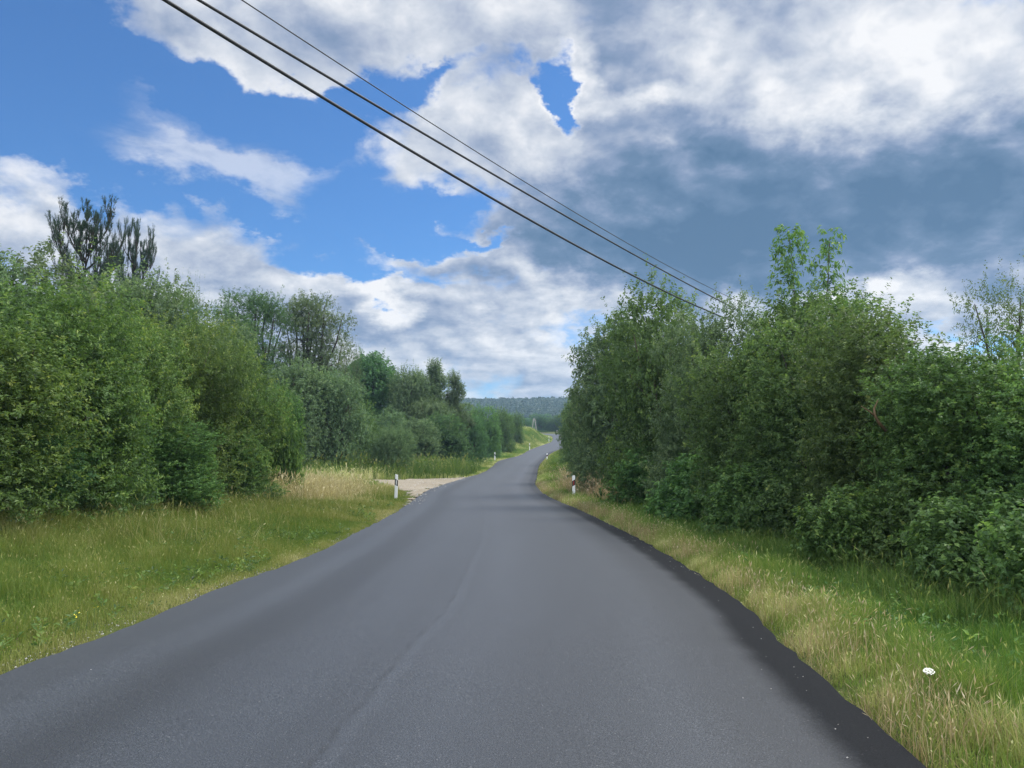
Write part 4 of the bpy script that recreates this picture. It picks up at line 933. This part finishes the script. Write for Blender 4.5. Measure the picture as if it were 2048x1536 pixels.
# ------------------------------------------------------------------ twin-legged pole beyond the knoll
M_WOOD = simple_mat("weathered_pole", (.30, .285, .26), .85, .15, .25, 5)
Y = 225; pb = at(1068.5, 870, Y); px_ = pb.x; pz = float(ground_z(px_, Y)); hp = CAM_H + ray(1068, 837)[1] * Y - pz
o = empty("utility_pole", (px_, Y, pz)); tag(o, "twin-legged wooden pole above the grassy knoll in the distance", 'utility pole')
for sx in (-1, 1):
    v, f = tubes([([(sx * .95, 0, -.4), (sx * .5, 0, hp * .5), (sx * .14, 0, hp)], [.12, .11, .09])], 8); link("leg", poly_mesh("pole_leg", v, f, smooth=True), M_WOOD, o)
v, f = tubes([([(-.62, -.12, hp * .42), (.62, -.12, hp * .42)], [.07, .07])], 6); link("brace", poly_mesh("pole_brace", v, f), M_WOOD, o)
v, f = tubes([([(-.5, -.14, hp - .5), (.5, -.14, hp - .5)], [.07, .07])], 6); link("crossarm", poly_mesh("pole_crossarm", v, f), M_WOOD, o)

# ------------------------------------------------------------------ overhead cables
M_CABLE = simple_mat("black_cable", (.030, .032, .036), .6, .3, .2, 20)
def cable(label, pA, YA, pM, pB, YB, YC, rad):
    """sagging cable: passes the two sighted points and hangs in a parabola; runs on past both of them"""
    A, B = at(*pA, YA), at(*pB, YB); e = B - A
    t = None                                                # parameter where the sight line of the middle point meets the cable's vertical plane
    mx, mz = ray(*pM)
    tm = (A.x - mx * A.y) / (mx * e.y - e.x)
    Pm = A + e * tm; zm = CAM_H + mz * Pm.y
    sag = (Pm.z - zm) / max(tm * (1 - tm), 1e-3)
    pts = []
    for t in np.linspace(-.9, YC, 60):
        q = A + e * t; pts.append((q.x, q.y, q.z - sag * t * (1 - t)))
    v, f = tubes([(pts, np.full(60, rad))], 8)
    tag(link("overhead_cable", poly_mesh("overhead_cable", v, f, smooth=True), M_CABLE), label, 'cable', "overhead cables crossing the road")
cable("lowest and thickest overhead cable, black against the sky", (330, 0), 7.6, (850, 318), (1440, 632), 23.4, 1.08, .021)
cable("middle overhead cable just above the thickest one", (398, 0), 7.6, (900, 298), (1452, 608), 23.4, 1.08, .017)
cable("thin topmost overhead cable", (484, 0), 7.8, (960, 308), (1480, 604), 23.6, 1.08, .0075)

# ------------------------------------------------------------------ flowers
M_PETAL = simple_mat("white_petal", (.60, .60, .52), .7, .2, .06, 40); M_YEL = simple_mat("yellow_petal", (.75, .62, .05), .6, .2, .1, 40); M_STEM = simple_mat("green_stem", (.06, .11, .03), .7, .2, .2, 20)
p = on_road(1858, 1420); fx_, fy_ = 1858 / 1, p[1]
def umbel():
    V, F = [], []; rng = np.random.default_rng(9)
    for _ in range(70):
        a = rng.uniform(0, 6.28); r = .045 * math.sqrt(rng.random()); c = np.array([math.cos(a) * r, math.sin(a) * r, .012 * (1 - (r / .045) ** 2) + rng.normal(0, .002)])
        b0 = len(V)
        for k in range(5): V.append(tuple(c + np.array([math.cos(k * 1.257) * .007, math.sin(k * 1.257) * .007, rng.normal(0, .001)])))
        F.append(tuple(b0 + k for k in range(5)))
    return V, F
Yf = 5.15; wx = ray(1858, 1343)[0] * Yf; gz = float(ground_z(wx, Yf)); hz = CAM_H + ray(1858, 1343)[1] * Yf - gz
o = empty("wild_carrot", (wx, Yf, gz)); tag(o, "white flat-topped wild carrot flower in the dry grass", 'flower')
fl = link("flower_head", poly_mesh("umbel", *umbel()), M_PETAL, o, (0, 0, hz)); fl.rotation_euler = (R(22), R(-12), 0); fl.scale = (.72, .72, .72)
v, f = tubes([([(.02, .02, -.03), (.015, .01, hz * .5), (0, 0, hz)], [.004, .003, .002])] + [([(0, 0, hz - .035), (math.cos(a) * .03, math.sin(a) * .03, hz)], [.0015, .001]) for a in np.linspace(0, 5.5, 7)], 5)
link("stem", poly_mesh("carrot_stem", v, f), M_STEM, o)
v, f = tubes([([(0, 0, -.02), (.01, 0, .10), (.005, .005, .2)], [.003, .002, .0015])], 5); me_s = poly_mesh("dandelion_stem", v, f); me_s.materials.append(M_STEM)
V, F = [], []
for k in range(14):
    a = k * .449; b0 = len(V); r_ = .017
    V += [(math.cos(a - .2) * .004, math.sin(a - .2) * .004, .003), (math.cos(a - .16) * r_, math.sin(a - .16) * r_, .007), (math.cos(a + .16) * r_, math.sin(a + .16) * r_, .007), (math.cos(a + .2) * .004, math.sin(a + .2) * .004, .003)]; F.append((b0, b0 + 1, b0 + 2, b0 + 3))
me_h = poly_mesh("dandelion_head", V, F); me_h.materials.append(M_YEL)
for (px, py) in ((146, 1248), (151, 1237), (155, 1219), (150, 1256), (172, 1245), (130, 1255), (186, 1239), (194, 1237), (157, 1228)):
    x0, z0 = ray(px, py); Yq = 8.0
    for _ in range(30): Yq = (float(ground_z(x0 * Yq, Yq)) + .19 - CAM_H) / z0
    o = empty("yellow_flower", (x0 * Yq, Yq, float(ground_z(x0 * Yq, Yq)))); tag(o, "tiny yellow flower in the cluster near the road edge of the wide verge", 'flower', "yellow flowers in the verge grass")
    hd = link("flower_head", me_h, None, o, (.005, .005, .2)); hd.scale = (.42, .42, .42); hd.rotation_euler = (R(40), 0, px); link("stem", me_s, None, o)

# ------------------------------------------------------------------ the summer haze in the air
V = [(x, y, z) for z in (-4, 76) for (x, y) in ((-830, -90), (830, -90), (830, 1280), (-830, 1280))]
m_haze, nt, out = mat("summer_haze")
pv = N(nt, 'ShaderNodeVolumePrincipled'); pv.inputs['Color'].default_value = (.50, .74, .95, 1); pv.inputs['Density'].default_value = 0.00032; pv.inputs['Anisotropy'].default_value = 0.3
L(nt, pv.outputs[0], out.inputs['Volume'])
tag(link("haze", poly_mesh("haze", V, [(0, 3, 2, 1), (4, 5, 6, 7), (0, 1, 5, 4), (1, 2, 6, 5), (2, 3, 7, 6), (3, 0, 4, 7)]), m_haze), "thin blue summer haze over the valley", kind='stuff')
